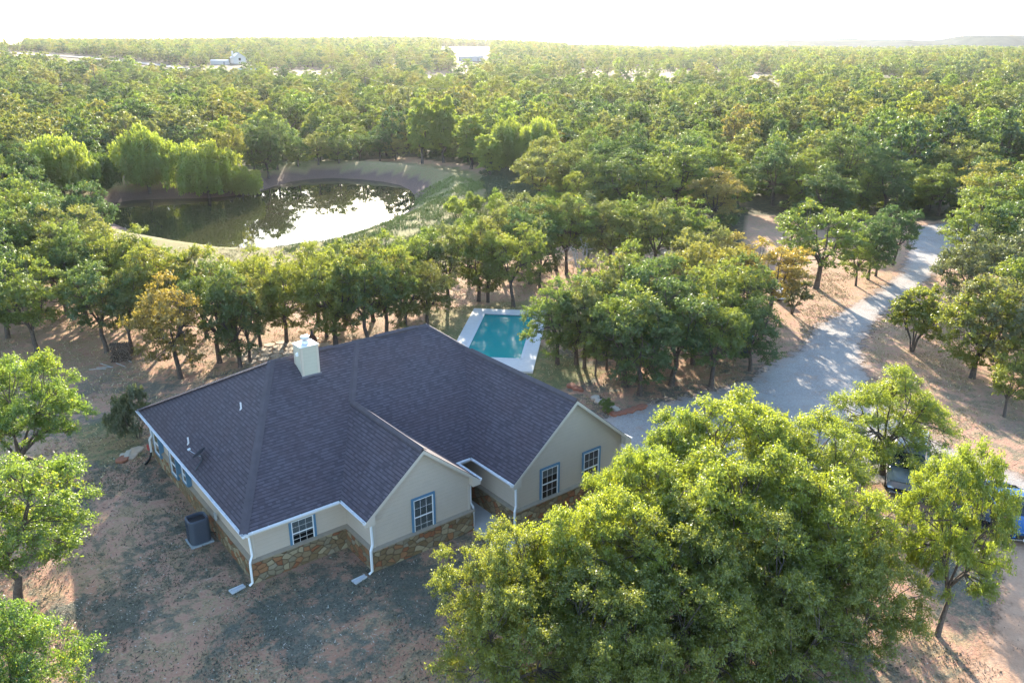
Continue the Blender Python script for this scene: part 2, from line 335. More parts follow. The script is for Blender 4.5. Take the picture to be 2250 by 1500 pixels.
# ---------------------------------------------------------------- terrain
def build_ground():
    rs=[4.0]
    while rs[-1]<16000: rs.append(rs[-1]*(1.012 if rs[-1]<1500 else 1.05)+.1)
    rs=np.array(rs); az=np.concatenate([np.arange(-44,44,.35),np.arange(44,316,4.)]); az=np.radians(az)
    A,Rr=np.meshgrid(az,rs); X=CAM[0]+Rr*np.cos(YAW-A); Y=CAM[1]+Rr*np.sin(YAW-A)
    sh=X.shape; X=X.ravel();Y=Y.ravel(); Z=terrain(X,Y)
    n=sh[1]; i=np.arange(sh[0]-1)[:,None]*n; j=np.arange(n)[None]; j2=(j+1)%n
    Q=np.stack([i+j,i+j2,i+n+j2,i+n+j],-1).reshape(-1,4)
    # centre cap
    V=np.stack([X,Y,Z],1); d=np.hypot(X-CAM[0],Y-CAM[1]); ux,uy=px(V)
    s=np.full(len(X),99.); m=d<220; s[m]=sdist(X[m],Y[m],POND)
    front=((X-CAM[0])*_f[0]+(Y-CAM[1])*_f[1])>0
    field=np.zeros(len(X))
    for p in CLEAR: field=np.maximum(field,inpoly(ux,uy,p)&front)
    for p in SPARSE: field=np.maximum(field,.8*(inpoly(ux,uy,p)&front))
    ng=np.zeros(len(X),bool)
    for p in NOGO: ng|=inpoly(ux,uy,p)&front
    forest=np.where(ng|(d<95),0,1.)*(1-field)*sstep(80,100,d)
    lawn=1-sstep(30,42,np.hypot(X-6,Y+6)); lawn=np.maximum(lawn,.45*(d<60))
    green=(inpoly(ux,uy,[(640,560),(760,525),(880,478),(940,430),(1000,365),(1080,400),(1000,470),(880,540),(700,590)])*.8)*(s>.6)
    green=np.maximum(green,inpoly(X,Y,[(21,20),(27,28),(36,25),(29,19),(29,8),(22,8)])*.65)
    green=np.maximum(green,(s>3.2)*(s<14)*(d>118)*.55); green=np.maximum(green,(s>.4)*(s<22)*(d<116)*.7)
    green=np.maximum(green,inpoly(ux,uy,[(150,940),(300,900),(310,1000),(230,1020),(180,1010)])*.5)
    green=np.maximum(green,inpoly(ux,uy,CLEAR[2])*front*.9)
    bank=(1-sstep(2.5,7,s))*(1-green)
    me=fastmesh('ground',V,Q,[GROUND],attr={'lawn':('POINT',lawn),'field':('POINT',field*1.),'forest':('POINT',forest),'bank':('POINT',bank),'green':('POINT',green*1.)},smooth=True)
    o=bpy.data.objects.new('ground',me); COL.objects.link(o); tag(o,kind='structure')
build_ground()
def sheet(name,poly,mat,lift,step=.6):
    P=np.array(poly); x=np.arange(P[:,0].min()-1.5,P[:,0].max()+1.5,step); y=np.arange(P[:,1].min()-1.5,P[:,1].max()+1.5,step)
    X,Y=np.meshgrid(x,y); n=len(x); X=X.ravel();Y=Y.ravel(); s=-sdist(X,Y,poly); Z=terrain(X,Y)+lift
    i,j=np.meshgrid(np.arange(len(y)-1),np.arange(n-1),indexing='ij'); q=(i*n+j).ravel(); Q=np.stack([q,q+1,q+n+1,q+n],1)
    keep=(s[Q].max(1)>-1.6); Q=Q[keep]; u,inv=np.unique(Q,return_inverse=True); Q=inv.reshape(-1,4)
    me=fastmesh(name,np.stack([X,Y,Z],1)[u],Q,[mat],attr={'ed':('POINT',s[u]+.8)},smooth=True)
    o=bpy.data.objects.new(name,me); COL.objects.link(o); return tag(o,kind='structure')
sheet('gravel_driveway',DRIVE,GRAVEL,.035)
sheet('dirt_track',TRACK,DIRT,.03)
def ribbon(name,pts,w,mat,lift):
    v=[];f=[]
    P=[at(*p) for p in pts]; Q=[]
    for a,b in zip(P[:-1],P[1:]):
        for k in range(8): t=k/8; Q.append((a[0]+(b[0]-a[0])*t,a[1]+(b[1]-a[1])*t))
    for i,(x,y) in enumerate(Q):
        a=Q[max(0,i-1)];b=Q[min(len(Q)-1,i+1)];t=Vector((b[0]-a[0],b[1]-a[1])).normalized();n=Vector((-t.y,t.x))*w
        for s in (-1,0,1):
            X,Y=x+n.x*s,y+n.y*s; v.append((X,Y,hgt(X,Y)+lift))
    for i in range(len(Q)-1):
        for s in (0,1): f.append([i*3+s,i*3+s+1,i*3+s+4,i*3+s+3])
    return tag(mesh(name,v,f,mat),kind='structure')
ribbon('road',[(30,118),(120,124),(250,134),(380,148),(470,163),(560,168)],5,plain('far_asphalt',(.14,.14,.145),.9),.5)
ribbon('lane',[(1655,165),(1668,178),(1672,192),(1690,205)],1.8,plain('far_gravel',(.18,.18,.18),.9),.4)
o=mesh('pond_water',[(x,y,WATER_Z) for x,y in [(CAM[0]+dx,CAM[1]+dy) for dx,dy in [(0,0)]]*0]+[(p[0]+(p[0]-35)*.06,p[1]+(p[1]-86)*.06,WATER_Z) for p in POND],[list(range(len(POND)))[::-1]],PONDW); tag(o,kind='structure')
def hills():
    b=NB('hill_cover'); n=b.noise(b.pos(),.01,6,.7); m=b.pbr(b.ramp(n,[(.35,(.025,.045,.045)),(.65,(.07,.095,.085))]),.95,spec=0)
    D0,D1=1950,2900; xs=np.linspace(1250,3100,150); prof=[(0,0),(.25,.25),(.45,.85),(.55,1),(1,.95)]
    V=[];n_=len(prof)
    for x in xs:
        yt=100-13*sstep(1380,1620,x)-1.5*math.sin(x*.021)+1*math.sin(x*.05)-7*sstep(2020,2140,x)
        el=PITCH-math.atan((750-yt)/F_PX); a=math.atan((x-1125)/(F_PX*1.06))
        zt=CAM[2]+2360*math.tan(-el)
        for k,h in prof:
            d=D0+(D1-D0)*k+60*math.sin(x*.03+k*5); V.append((CAM[0]+d*math.cos(YAW-a),CAM[1]+d*math.sin(YAW-a),-14+(zt+14)*h))
    Q=np.array([[i*n_+k,i*n_+k+1,(i+1)*n_+k+1,(i+1)*n_+k] for i in range(len(xs)-1) for k in range(n_-1)])
    me=fastmesh('hills',np.array(V),Q,[m],smooth=True); o=bpy.data.objects.new('hills',me); COL.objects.link(o); tag(o,kind='structure')
hills()
# ---------------------------------------------------------------- haze
def haze():
    hx=MB().box(-9000,11500,-1500,13500,-45,95); b=NB('haze_air'); v=b.n('VolumePrincipled')
    v.inputs['Color'].default_value=(.93,.95,1,1); v.inputs['Density'].default_value=.00005; v.inputs['Anisotropy'].default_value=.6; b.l(v.outputs[0],b.out.inputs['Volume'])
    tag(hx.build('haze',b.m),kind='stuff')
haze()
# ================================================================ THE HOUSE
house=thing('house',(0,0,0),'beige single storey house with dark shingle roof, stone wainscot and white gutters','house')
HE=2.75
A=(0,15.54,HE);B=(0,0,HE);C=(4.45,0,HE);D=(4.45,-2.34,HE);Fp=(10.41,-2.34,HE);Ep=(7.43,-2.34,5.223);G=(7.43,4.25,5.223)
Hh=(10.41,-.33,HE);I=(11.35,-.33,HE);J=(11.35,-3.74,HE);K=(15.175,-3.74,5.925);L=(19,-3.74,HE);Rr=(15.175,5.55,5.925)
T=(9.54,7.5,6.98);P_=(4.81,7.5,6.98);M_=(13.90,7.5,6.98);N=(19,15.54,HE)
roofs=[([B,C,T,P_],(1,0)),([C,D,Ep,G,T],(0,-1)),([Fp,Hh,G,Ep],(0,1)),([Hh,I,Rr,M_,T,G],(1,0)),([I,J,K,Rr],(0,-1)),([K,L,N,M_,Rr],(0,1)),([P_,T,M_,N,A],(-1,0)),([A,P_,B],(0,-1))]
mb=MB()
for pts,(ex,ey) in roofs:
    pts=[Vector(p) for p in pts]; e=Vector((ex,ey,0))
    nrm=Vector((0,0,0))
    for i in range(len(pts)): nrm+=pts[i].cross(pts[(i+1)%len(pts)])
    nrm.normalize()
    if nrm.z<0: pts=pts[::-1]; nrm=-nrm
    up=nrm.cross(e); up=up if up.z>0 else -up
    b0=min(p.dot(up) for p in pts)
    mb.poly(pts,[(p.dot(e)+7,p.dot(up)-b0+ (0 if ex else 3.3)) for p in pts])
    q=[p-Vector((0,0,.10)) for p in pts[::-1]]; mb.poly(q,[(0,0)]*len(q))
edges=[(A,B),(B,C),(C,D),(D,Ep),(Ep,Fp),(Fp,Hh),(Hh,I),(I,J),(J,K),(K,L),(L,N),(N,A)]
for a,b in edges:
    mb.poly([a,b,(b[0],b[1],b[2]-.1),(a[0],a[1],a[2]-.1)],[(0,0)]*4)
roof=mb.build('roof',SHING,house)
def cap(p0,p1,w=.17,drop=.07,name='ridge_cap',seg=.21):
    p0,p1=Vector(p0),Vector(p1); L_=(p1-p0).length; t=(p1-p0)/L_; s=t.cross(Vector((0,0,1))).normalized(); u=s.cross(t)
    n=int(L_/seg); m=MB(); rnd=random.Random(int(L_*100))
    for i in range(n):
        a=p0+t*(L_*i/n); b=p0+t*(L_*(i+1)/n+.03); j=rnd.uniform(-.01,.01)
        h0,h1=.035,.055
        pa=[a-s*(w+j)-u*drop+u*h0*.4,a+u*h0,a+s*(w+j)-u*drop+u*h0*.4]; pb=[b-s*(w+j)-u*drop+u*h1*.5,b+u*h1,b+s*(w+j)-u*drop+u*h1*.5]
        m.poly([pa[0],pa[1],pb[1],pb[0]]);m.poly([pa[1],pa[2],pb[2],pb[1]])
        m.poly([pb[0],pb[1],pb[2],b-u*drop])
    return m.build(name,CAPM,roof)
def drop_of(k,w=.17): return w*k*.92
cap(T,P_,drop=.085);cap(M_,T,drop=.085);cap(B,P_,drop=.04,name='hip_cap',w=.19);cap(A,P_,drop=.04,name='hip_cap');cap(G,T,drop=.03,name='hip_cap')
cap(Ep,G,drop=.13);cap(K,Rr,drop=.13);cap(Rr,M_,drop=.04,name='hip_cap');cap(N,M_,drop=.04,name='hip_cap')
# vented ridge boards, slightly raised
for (p0,p1,a0,a1) in ((T,M_,.25,.85),(P_,T,.28,.70),(K,Rr,.0,.93),(Ep,G,.0,.97)):
    p0,p1=Vector(p0),Vector(p1); q0=p0.lerp(p1,a0);q1=p0.lerp(p1,a1); t=(q1-q0).normalized(); s=t.cross(Vector((0,0,1)))
    k=.56 if abs(t.x)>.5 else .83; vb=MB()
    for sg in (-1,1):
        e=(s*sg*.16-Vector((0,0,.16*k))); o_=Vector((0,0,.075)); nn=Vector((0,0,.03))
        m_=[q0+o_,q1+o_,q1+e+o_,q0+e+o_]; mm=[x+nn for x in m_]
        vb.poly(mm);vb.poly([m_[3],m_[2],mm[2],mm[3]]);vb.poly([m_[0],m_[3],mm[3],mm[0]]);vb.poly([m_[1],m_[2],mm[2],mm[1]])
    vb.build('ridge_vent',CAPM,roof)
# fascia and soffit
WALL=[(.4,.4),(4.85,.4),(4.85,-2.06),(10.01,-2.06),(10.01,1.7),(11.75,1.7),(11.75,-3.44),(18.6,-3.44),(18.6,15.14),(.4,15.14)]
EAVE=[(0,0),(4.45,0),(4.45,-2.34),(10.41,-2.34),(10.41,-.33),(11.35,-.33),(11.35,-3.74),(19,-3.74),(19,15.54),(0,15.54)]
mb=MB()
for a,b in edges:
    a,b=Vector(a),Vector(b); t=(b-a).normalized(); out=Vector((0,0,1)).cross(Vector((t.x,t.y,0)).normalized())
    # outward: eave ring runs A->B->C... i.e. counter-clockwise seen from above has outside on the right
    out=Vector((t.x,t.y,0)).normalized().cross(Vector((0,0,1)))
    rake=abs(b.z-a.z)>.5 
    h0,h1=(.03,.20) if rake else (.10,.24)
    w=.03 if rake else .0
    q=[a+out*w-Vector((0,0,h0)),b+out*w-Vector((0,0,h0)),b+out*w-Vector((0,0,h1)),a+out*w-Vector((0,0,h1))]; r=[x-out*(w+.035) for x in q]
    mb.poly(q);mb.poly(r[::-1]);mb.poly([q[0],q[1],r[1],r[0]]);mb.poly([q[3],r[3],r[2],q[2]]);mb.poly([q[0],r[0],r[3],q[3]]);mb.poly([q[1],q[2],r[2],r[1]])
for (x0,x1,y) in ((4.40,4.87,-2.34),(9.99,10.44,-2.34),(11.30,11.77,-3.74),(18.58,19.03,-3.74)):   # boxed eave returns
    sg=1 if x0 in(4.40,11.30) else -1
    k=.83*(x1-x0)
    za,zb=(HE-.12,HE-.12+k) if sg>0 else (HE-.12+k,HE-.12)
    f1=[(x0,y-.028,HE-.27),(x1,y-.028,HE-.27),(x1,y-.028,zb),(x0,y-.028,za)]; f2=[(p[0],y+.27,p[2]) for p in f1]
    mb.poly(f1);mb.poly(f2[::-1])
    for i in range(4): j=(i+1)%4; mb.poly([f1[j],f1[i],f2[i],f2[j]])
mb.build('fascia',TRIM,house)
n=len(EAVE); zs=HE-.235
sf=MB()
ring=[(.4,.4),(4.85,.4),(4.85,-2.06),(10.01,-2.06),(10.01,-.0),(11.75,-.0),(11.75,-3.44),(18.6,-3.44),(18.6,15.14),(.4,15.14)]
for i in range(n):
    j=(i+1)%n; a,b=EAVE[i],EAVE[j]; c,d=ring[j],ring[i]
    if i in (2,6): continue            # gables: sloped soffit below
    sf.poly([(a[0],a[1],zs),(d[0],d[1],zs),(c[0],c[1],zs),(b[0],b[1],zs)])
sf.poly([(10.01,0,zs),(10.01,1.7,zs),(11.75,1.7,zs),(11.75,0,zs)])
for (a,b,y1) in ((D,Ep,-2.06),(Ep,Fp,-2.06),(J,K,-3.44),(K,L,-3.44)):
    sf.poly([(a[0],a[1],a[2]-.12),(b[0],b[1],b[2]-.12),(b[0],y1,b[2]-.12),(a[0],y1,a[2]-.12)])
sf.build('soffit',TRIM,house)
# walls (siding above, stone below)
wb=MB(); st=MB(); lg=MB(); acc=0
for i in range(len(WALL)):
    a,b=WALL[i],WALL[(i+1)%len(WALL)]; L_=math.dist(a,b)
    top=HE-.12
    if i==2: poly=[(a[0],a[1],0),(b[0],b[1],0),(b[0],b[1],HE-.12+.83*.4),(7.43,a[1],5.223-.14),(a[0],a[1],HE-.12+.83*.4)]
    elif i==6: poly=[(a[0],a[1],0),(b[0],b[1],0),(b[0],b[1],HE-.12+.83*.4),(15.175,a[1],5.925-.14),(a[0],a[1],HE-.12+.83*.4)]
    else: poly=[(a[0],a[1],0),(b[0],b[1],0),(b[0],b[1],HE-.2),(a[0],a[1],HE-.2)]
    wb.poly(poly)
    t=Vector((b[0]-a[0],b[1]-a[1],0)).normalized(); o_=t.cross(Vector((0,0,1)))
    va=Vector((WALL[i-1][0]-a[0],WALL[i-1][1]-a[1],0)).normalized(); vc=Vector((WALL[(i+2)%len(WALL)][0]-b[0],WALL[(i+2)%len(WALL)][1]-b[1],0)).normalized()
    ea=.12 if va.dot(o_)<0 else -.12; eb=.12 if vc.dot(o_)<0 else -.12
    a3=Vector((*a,0))+o_*.12-t*ea; b3=Vector((*b,0))+o_*.12+t*eb; z=Vector((0,0,1.05)); L2=(b3-a3).length
    st.poly([a3,b3,b3+z,a3+z],[(acc,0),(acc+L2,0),(acc+L2,1.05),(acc,1.05)]); acc+=L2+3.7
    a4=a3+o_*.05-t*math.copysign(.05,ea);b4=b3+o_*.05+t*math.copysign(.05,eb); a5=Vector((*a,0));b5=Vector((*b,0))
    z0,z1,z2=Vector((0,0,1.04)),Vector((0,0,1.10)),Vector((0,0,1.16))
    lg.poly([a4+z0,b4+z0,b4+z1,a4+z1]);lg.poly([a4+z1,b4+z1,b5+z2,a5+z2]);lg.poly([a4+z0,a5+z0,b5+z0,b4+z0])
wb.build('wall',SIDING,house); st.build('stone_wainscot',STONE,house); lg.build('stone_ledge',LEDGE,house)
for (x,y,sx,sy) in ((.4,.4,-1,-1),(4.85,-2.06,-1,-1),(10.01,-2.06,1,-1),(11.75,-3.44,-1,-1),(18.6,-3.44,1,-1),(.4,15.14,-1,1)):
    cb=MB(); cb.box(min(x,x+sx*.02),max(x,x+sx*.02)-.0,min(y-sy*.12,y+sy*.02),max(y-sy*.12,y+sy*.02),1.12,HE-.25)
    cb.box(min(x-sx*.12,x+sx*.02),max(x-sx*.12,x+sx*.02),min(y,y+sy*.021),max(y,y+sy*.021),1.12,HE-.25)
    cb.build('corner_board',TRIM,house)
# gutters
def gutter(a,b,out,e0=0,e1=0):
    a,b=Vector(a),Vector(b); t=(b-a).normalized(); out=Vector(out); a=a-t*e0; b=b+t*e1
    g=MB(); prof=[(.0,-.02),(.0,-.135),(.085,-.135),(.125,-.06),(.135,-.01),(.120,-.01),(.108,-.06),(.078,-.12),(.012,-.12),(.012,-.02)]
    PA=[a+out*x+Vector((0,0,z)) for x,z in prof]; PB=[b+out*x+Vector((0,0,z)) for x,z in prof]; m=len(prof)
    for i in range(m): j=(i+1)%m; g.poly([PA[i],PA[j],PB[j],PB[i]])
    for Q in (PA[::-1],PB): g.poly([Q[0],Q[1],Q[2],Q[3],Q[4]] if Q is PB else [Q[5],Q[6],Q[7],Q[8],Q[9]])
    h=g; L_=(b-a).length; k=max(1,int(L_/.62))
    for i in range(k): c=a+t*(L_*(i+.5)/k)+out*.066+Vector((0,0,-.014)); h.obox(c,t*.016,out*.064,(0,0,.006))
    g.build('gutter',WHITE,house)
gutter(A,B,(-1,0,0),0,.135);gutter(B,C,(0,-1,0),.0,-.135);gutter(C,D,(-1,0,0),0,0);gutter(Hh,I,(0,-1,0),0,-.135);gutter(I,J,(-1,0,0),0,0)
gutter(Fp,Hh,(1,0,0),0,-.15);gutter(L,N,(1,0,0),0,0);gutter(A,N,(0,1,0),0,0)
def spout(path):
    d=MB(); d.rtube(path,.042); return d.build('downspout',WHITE,house)
spout([(.12,-.07,2.62),(.30,.30,2.42),(.34,.28,1.42),(.19,.20,1.18),(.19,.20,.16),(.05,.22,.06)])
spout([(4.38,-2.2,2.62),(4.74,-2.16,2.44),(4.76,-2.17,1.42),(4.62,-2.25,1.18),(4.62,-2.25,.16),(4.46,-2.25,.06)])
spout([(10.46,-1.8,2.62),(10.12,-1.95,2.42),(10.10,-1.98,1.42),(10.22,-2.02,1.18),(10.22,-2.02,.1)])
spout([(11.28,-3.6,2.62),(11.62,-3.52,2.44),(11.64,-3.52,1.42),(11.50,-3.6,1.18),(11.50,-3.6,.1)])
spout([(-.05,14.75,2.62),(.30,14.75,2.42),(.33,14.75,1.42),(.18,14.75,1.18),(.18,14.75,.5),(.15,14.75,.38)])
spout([(19.1,-3.1,2.62),(18.75,-3.1,2.4),(18.72,-3.1,1.4),(18.84,-3.1,1.2),(18.84,-3.1,.1)])
for (x,y,lb) in ((-.12,.46,'white plastic splash block below the downspout at the front left house corner'),(4.30,-2.15,'white plastic splash block below the downspout beside the stone gable corner')):
    s=MB(); L_=.75
    for (y0,y1,z1) in ((-.15,.15,.035),(-.17,-.135,.09),(.135,.17,.09)):
        s.poly([(0,y0*.75,.02),(-L_,y0*1.25,.01),(-L_,y1*1.25,.01),(0,y1*.75,.02)][::-1]); s.poly([(0,y0*.75,z1+.03),(-L_,y0*1.25,z1),(-L_,y1*1.25,z1),(0,y1*.75,z1+.03)])
        s.poly([(0,y0*.75,.0),(-L_,y0*1.25,.0),(-L_,y0*1.25,z1),(0,y0*.75,z1+.03)]); s.poly([(0,y1*.75,.0),(0,y1*.75,z1+.03),(-L_,y1*1.25,z1),(-L_,y1*1.25,0)])
        s.poly([(-L_,y0*1.25,0),(-L_,y1*1.25,0),(-L_,y1*1.25,z1),(-L_,y0*1.25,z1)])
    o=s.build('splash_block',plain('splash_plastic',(.50,.51,.53),.6)); o.scale=(.85,.8,.8); o.location=(x,y-.1,.02); o.rotation_euler=(0,0,.12); tag(o,lb,'splash block','splash blocks under the downspouts')
# windows
def window(c,out,w,h,blinds,cols=3,label=None):
    """c: centre bottom on wall plane, out: outward axis"""
    out=Vector(out); t=Vector((0,0,1)).cross(out); c=Vector(c)
    def bx(m,s0,s1,z0,z1,d0,d1): m.obox(c+t*((s0+s1)/2)+out*((d0+d1)/2)+Vector((0,0,(z0+z1)/2)),t*((s1-s0)/2),out*((d1-d0)/2),(0,0,(z1-z0)/2))
    H=w/2; tr=MB(); T_=.105
    bx(tr,-H,-H+T_,0,h,0,.055);bx(tr,H-T_,H,0,h,0,.055);bx(tr,-H+T_,H-T_,h-T_,h,0,.053);bx(tr,-H+T_,H-T_,0,T_*.9,0,.06)
    wo=tr.build('window',BLUE,house)
    if label: wo['label']=label
    fr=MB(); i=H-T_; z0=T_*.9;z1=h-T_; zm=(z0+z1)/2; f=.045
    bx(fr,-i,-i+f,z0,z1,0,.046);bx(fr,i-f,i,z0,z1,0,.046);bx(fr,-i+f,i-f,z1-f,z1,0,.044);bx(fr,-i+f,i-f,z0,z0+f,0,.044);bx(fr,-i+f,i-f,zm-.025,zm+.025,0,.042)
    fr.build('frame',WFR,wo)
    mu=MB(); gw=2*(i-f)
    for k in range(1,cols if cols>2 else 1): s=-i+f+gw*k/cols; bx(mu,s-.006,s+.006,z0+f,z1-f,.020,.030)
    for (q0,q1) in ((z0+f,zm-.025),(zm+.025,z1-f)): q=(q0+q1)/2; bx(mu,-i+f,i-f,q-.006,q+.006,.021,.031)
    if cols>2: mu.build('muntin',WFR,wo)
    g=MB(); bx(g,-i+.01,i-.01,z0+.01,z1-.01,.0165,.0185); g.build('pane',GLASSM,wo)
    bk=MB(); bx(bk,-i+.01,i-.01,z0+.01,z1-.01,.001,.004); bk.build('backing',DARK,wo)
    if blinds:
        bl=MB(); zb=z1-f-(z1-z0)*blinds; z=z1-f
        while z>zb: bx(bl,-i+f,i-f,z-.026,z,.006,.013); z-=.045
        bl.build('blind',BLIND,wo)
window((2.72,.4,.93),(0,-1,0),1.25,1.45,.55,label='small window in the recessed front wall')
window((7.45,-2.06,.84),(0,-1,0),1.24,2.0,1.0,label='gable window with closed white blinds')
window((13.76,-3.44,1.0),(0,-1,0),1.24,1.8,.28); window((16.5,-3.44,.80),(0,-1,0),1.24,2.0,0)
for y,w,zb,zt in ((13.35,1.1,1.0,2.2),(10.45,1.1,1.0,2.2),(8.65,.8,1.35,2.2),(5.2,1.0,1.0,2.2)):
    if y>6: window((.225,y,zb-.22),(-1,0,0),w,zt-zb+.2,0,cols=2); MB().box(.226,.399,y-w/2,y+w/2,zb-.22,zt-.02).build('window_box',BLUE,house)
# entry door in the recess
dr=MB().box(10.42,11.34,1.655,1.69,.12,2.2).build('door',plain('door_paint',(.10,.16,.20),.5),house)
MB().box(10.50,10.53,1.60,1.65,1.05,1.2).build('handle',STEEL,dr)
# far side openings
for x in (4,9,14.5): window((x,15.14,.2),(0,1,0),1.5,2.05,0)
# chimney
ch=MB().box(5.85,6.77,6.24,7.08,5.95,7.78).build('chimney',CHIMW,roof)
tb=MB()
for (x,y) in ((5.85,6.24),(6.77,6.24),(5.85,7.08),(6.77,7.08)):
    sx=-1 if x<6 else 1; sy=-1 if y<6.5 else 1
    tb.box(min(x-sx*.10,x+sx*.018),max(x-sx*.10,x+sx*.018),min(y,y+sy*.018),max(y,y+sy*.018),5.9,7.78); tb.box(min(x,x+sx*.018),max(x,x+sx*.018),min(y-sy*.10,y+sy*.017),max(y-sy*.10,y+sy*.017),5.9,7.78)
tb.build('chimney_trim',TRIM,ch)
MB().box(5.81,6.81,6.20,7.12,7.781,7.82).build('chimney_cap',WHITE,ch)
cp=MB().lathe((6.31,6.66,7.82),[(.19,0),(.19,.10),(.17,.12),(.17,.2),(.215,.21),(.225,.37),(.19,.39),(0.02,.40)],24); cp.build('flue_cap',STEEL,ch,True)
MB().lathe((5.83,6.62,7.36),[(.09,-.09),(.09,.02),(.03,.09)],10).build('dryer_vent',WHITE,ch)
fl=MB(); fl.box(5.78,6.85,6.17,6.235,6.2,6.29); fl.build('flashing',plain('flashing',(.16,.15,.17),.7),ch)
for (x,y,z) in ((2.8,6.79,5.21),(.62,8.61,3.29)):
    v=MB().lathe((x,y,z-.1),[(.10,0),(.055,.12),(.04,.14),(.04,.42),(.03,.42),(.03,.3)],12).build('vent_pipe',PVC,roof,True)
# satellite dish
ds=thing('satellite_dish',(.22,6.4,2.95),'grey satellite dish mounted on the left roof slope above the gutter','satellite dish')
MB().obox((0,0,.03),(.07,0,.062),(0,.05,0),(-.01,0,.012)).build('foot_plate',DGREY,ds)
MB().tube([(0,0,.03),(.12,0,.16),(.33,.03,.36),(.36,.05,.55),(.30,.06,.62)],.028,8).build('mast',DGREY,ds)
dm=MB(); n1=8;n2=28; axis=Vector((-.36,.56,.60)).normalized(); tx=axis.orthogonal().normalized(); ty=axis.cross(tx); cc=Vector((.28,.10,.66))
for off in (0,-.012):
    b0=len(dm.v); dm.v.append(tuple(cc+axis*off))
    for i in range(1,n1+1):
        r=.40*i/n1
        for k in range(n2): a_=2*math.pi*k/n2; dm.v.append(tuple(cc+tx*r*math.cos(a_)+ty*r*.9*math.sin(a_)+axis*(r*r*.55+off)))
    for k in range(n2): dm.f.append([b0,b0+1+k,b0+1+(k+1)%n2]); dm.uv+=[(0,0)]*3
    for i in range(n1-1):
        for k in range(n2): q=b0+1+i*n2; dm.f.append([q+k,q+n2+k,q+n2+(k+1)%n2,q+(k+1)%n2]); dm.uv+=[(0,0)]*4
dm.build('reflector',plain('dish_grey',(.085,.10,.13),.5),ds,True)
MB().tube([(.30,.06,.55),(.06,.22,.72),(-.10,.40,.88)],.015,6).build('feed_arm',plain('dish_arm',(.4,.45,.5),.5),ds)
MB().tube([(-.14,.42,.88),(-.04,.38,.94)],[.06,.05],10).build('receiver_horn',plain('horn',(.5,.55,.6),.5),ds)
# air conditioner
ac=thing('air_conditioner',(-.47,4.98,0),'dark grey outdoor air conditioner unit on a pad by the left wall','air conditioner',rz=0)
ac.scale=(1.12,1,1)
def rsq(h,r,z,n=6):
    out=[]
    for cx,cy,a0 in ((h-r,h-r,0),(-h+r,h-r,90),(-h+r,-h+r,180),(h-r,-h+r,270)):
        for k in range(n+1): a_=R_(a0+90*k/n); out.append((cx+r*math.cos(a_),cy+r*math.sin(a_),z))
    return out
cab=MB(); rings=[rsq(.40,.18,.09),rsq(.42,.20,.12),rsq(.42,.20,1.22),rsq(.41,.20,1.29),rsq(.37,.18,1.31),rsq(.34,.16,1.29),rsq(.33,.16,1.15)]
m=len(rings[0])
for i in range(len(rings)-1):
    for k in range(m): cab.poly([rings[i][k],rings[i][(k+1)%m],rings[i+1][(k+1)%m],rings[i+1][k]])
cab.build('cabinet',plain('unit_blue_grey',(.060,.078,.110),.5,.1,var=.08),ac)
lv=MB(); 
for s in (-1,1):
    for k in range(13):
        q=-.21+.42*k/12; lv.box(q-.006,q+.006,min(s*.42,s*.428),max(s*.42,s*.428),.16,1.19); lv.box(min(s*.42,s*.428),max(s*.42,s*.428),q-.006,q+.006,.16,1.19)
lv.build('louvre',plain('louvre_grey',(.050,.066,.095),.55),ac)
MB().poly(rsq(.33,.16,1.16)).build('fan_well',plain('fan_black',(.006,.006,.008),.6),ac)
gr=MB()
for k in range(1,6): gr.poly; r=.055*k; gr.tube([(r*math.cos(a_*math.pi/12),r*math.sin(a_*math.pi/12),1.25) for a_ in range(25)],.004,4,False)
gr.build('fan_guard',DGREY,ac)
MB().box(-.46,.46,-.47,.47,.0,.085).build('pad',plain('pad_grey',(.33,.37,.40),.8),ac)
MB().tube([(.42,-.1,.35),(.62,-.12,.25),(.72,-.12,.3)],.02,6).build('hose',plain('black_hose',(.02,.02,.02),.7),ac)
eb=MB().box(.20,.275,4.35,4.55,1.15,1.5); o=eb.build('electric_box',plain('box_grey',(.35,.36,.37),.6)); tag(o,'small grey electric disconnect box on the left house wall','electric box')
# hose reel at rear corner
hr=MB(); hr.tube([( .10+.0*math.cos(a_),15.02+.17*math.cos(a_*math.pi/8),.62+.17*math.sin(a_*math.pi/8)) for a_ in range(33)],.03,6); tag(hr.build('hose_reel',plain('red_hose',(.45,.06,.05),.6)),'red garden hose coil on the wall behind the rear downspout','garden hose')
tag(MB().tube([(.15,14.75,.42),(.13,14.75,.3),(.0,14.65,.08),(-.35,14.2,.06)],.06,8).build('drain_pipe',plain('black_plastic',(.015,.015,.015),.6)),'black corrugated drain pipe under the far left downspout','drain pipe')
# entry path
o=MB().prism([(10.14,1.58),(10.14,-2.4),(9.6,-5.5),(11.0,-6.2),(11.6,-3.9),(11.60,1.58)],-.05,.06).build('path',CONC); tag(o,kind='structure')
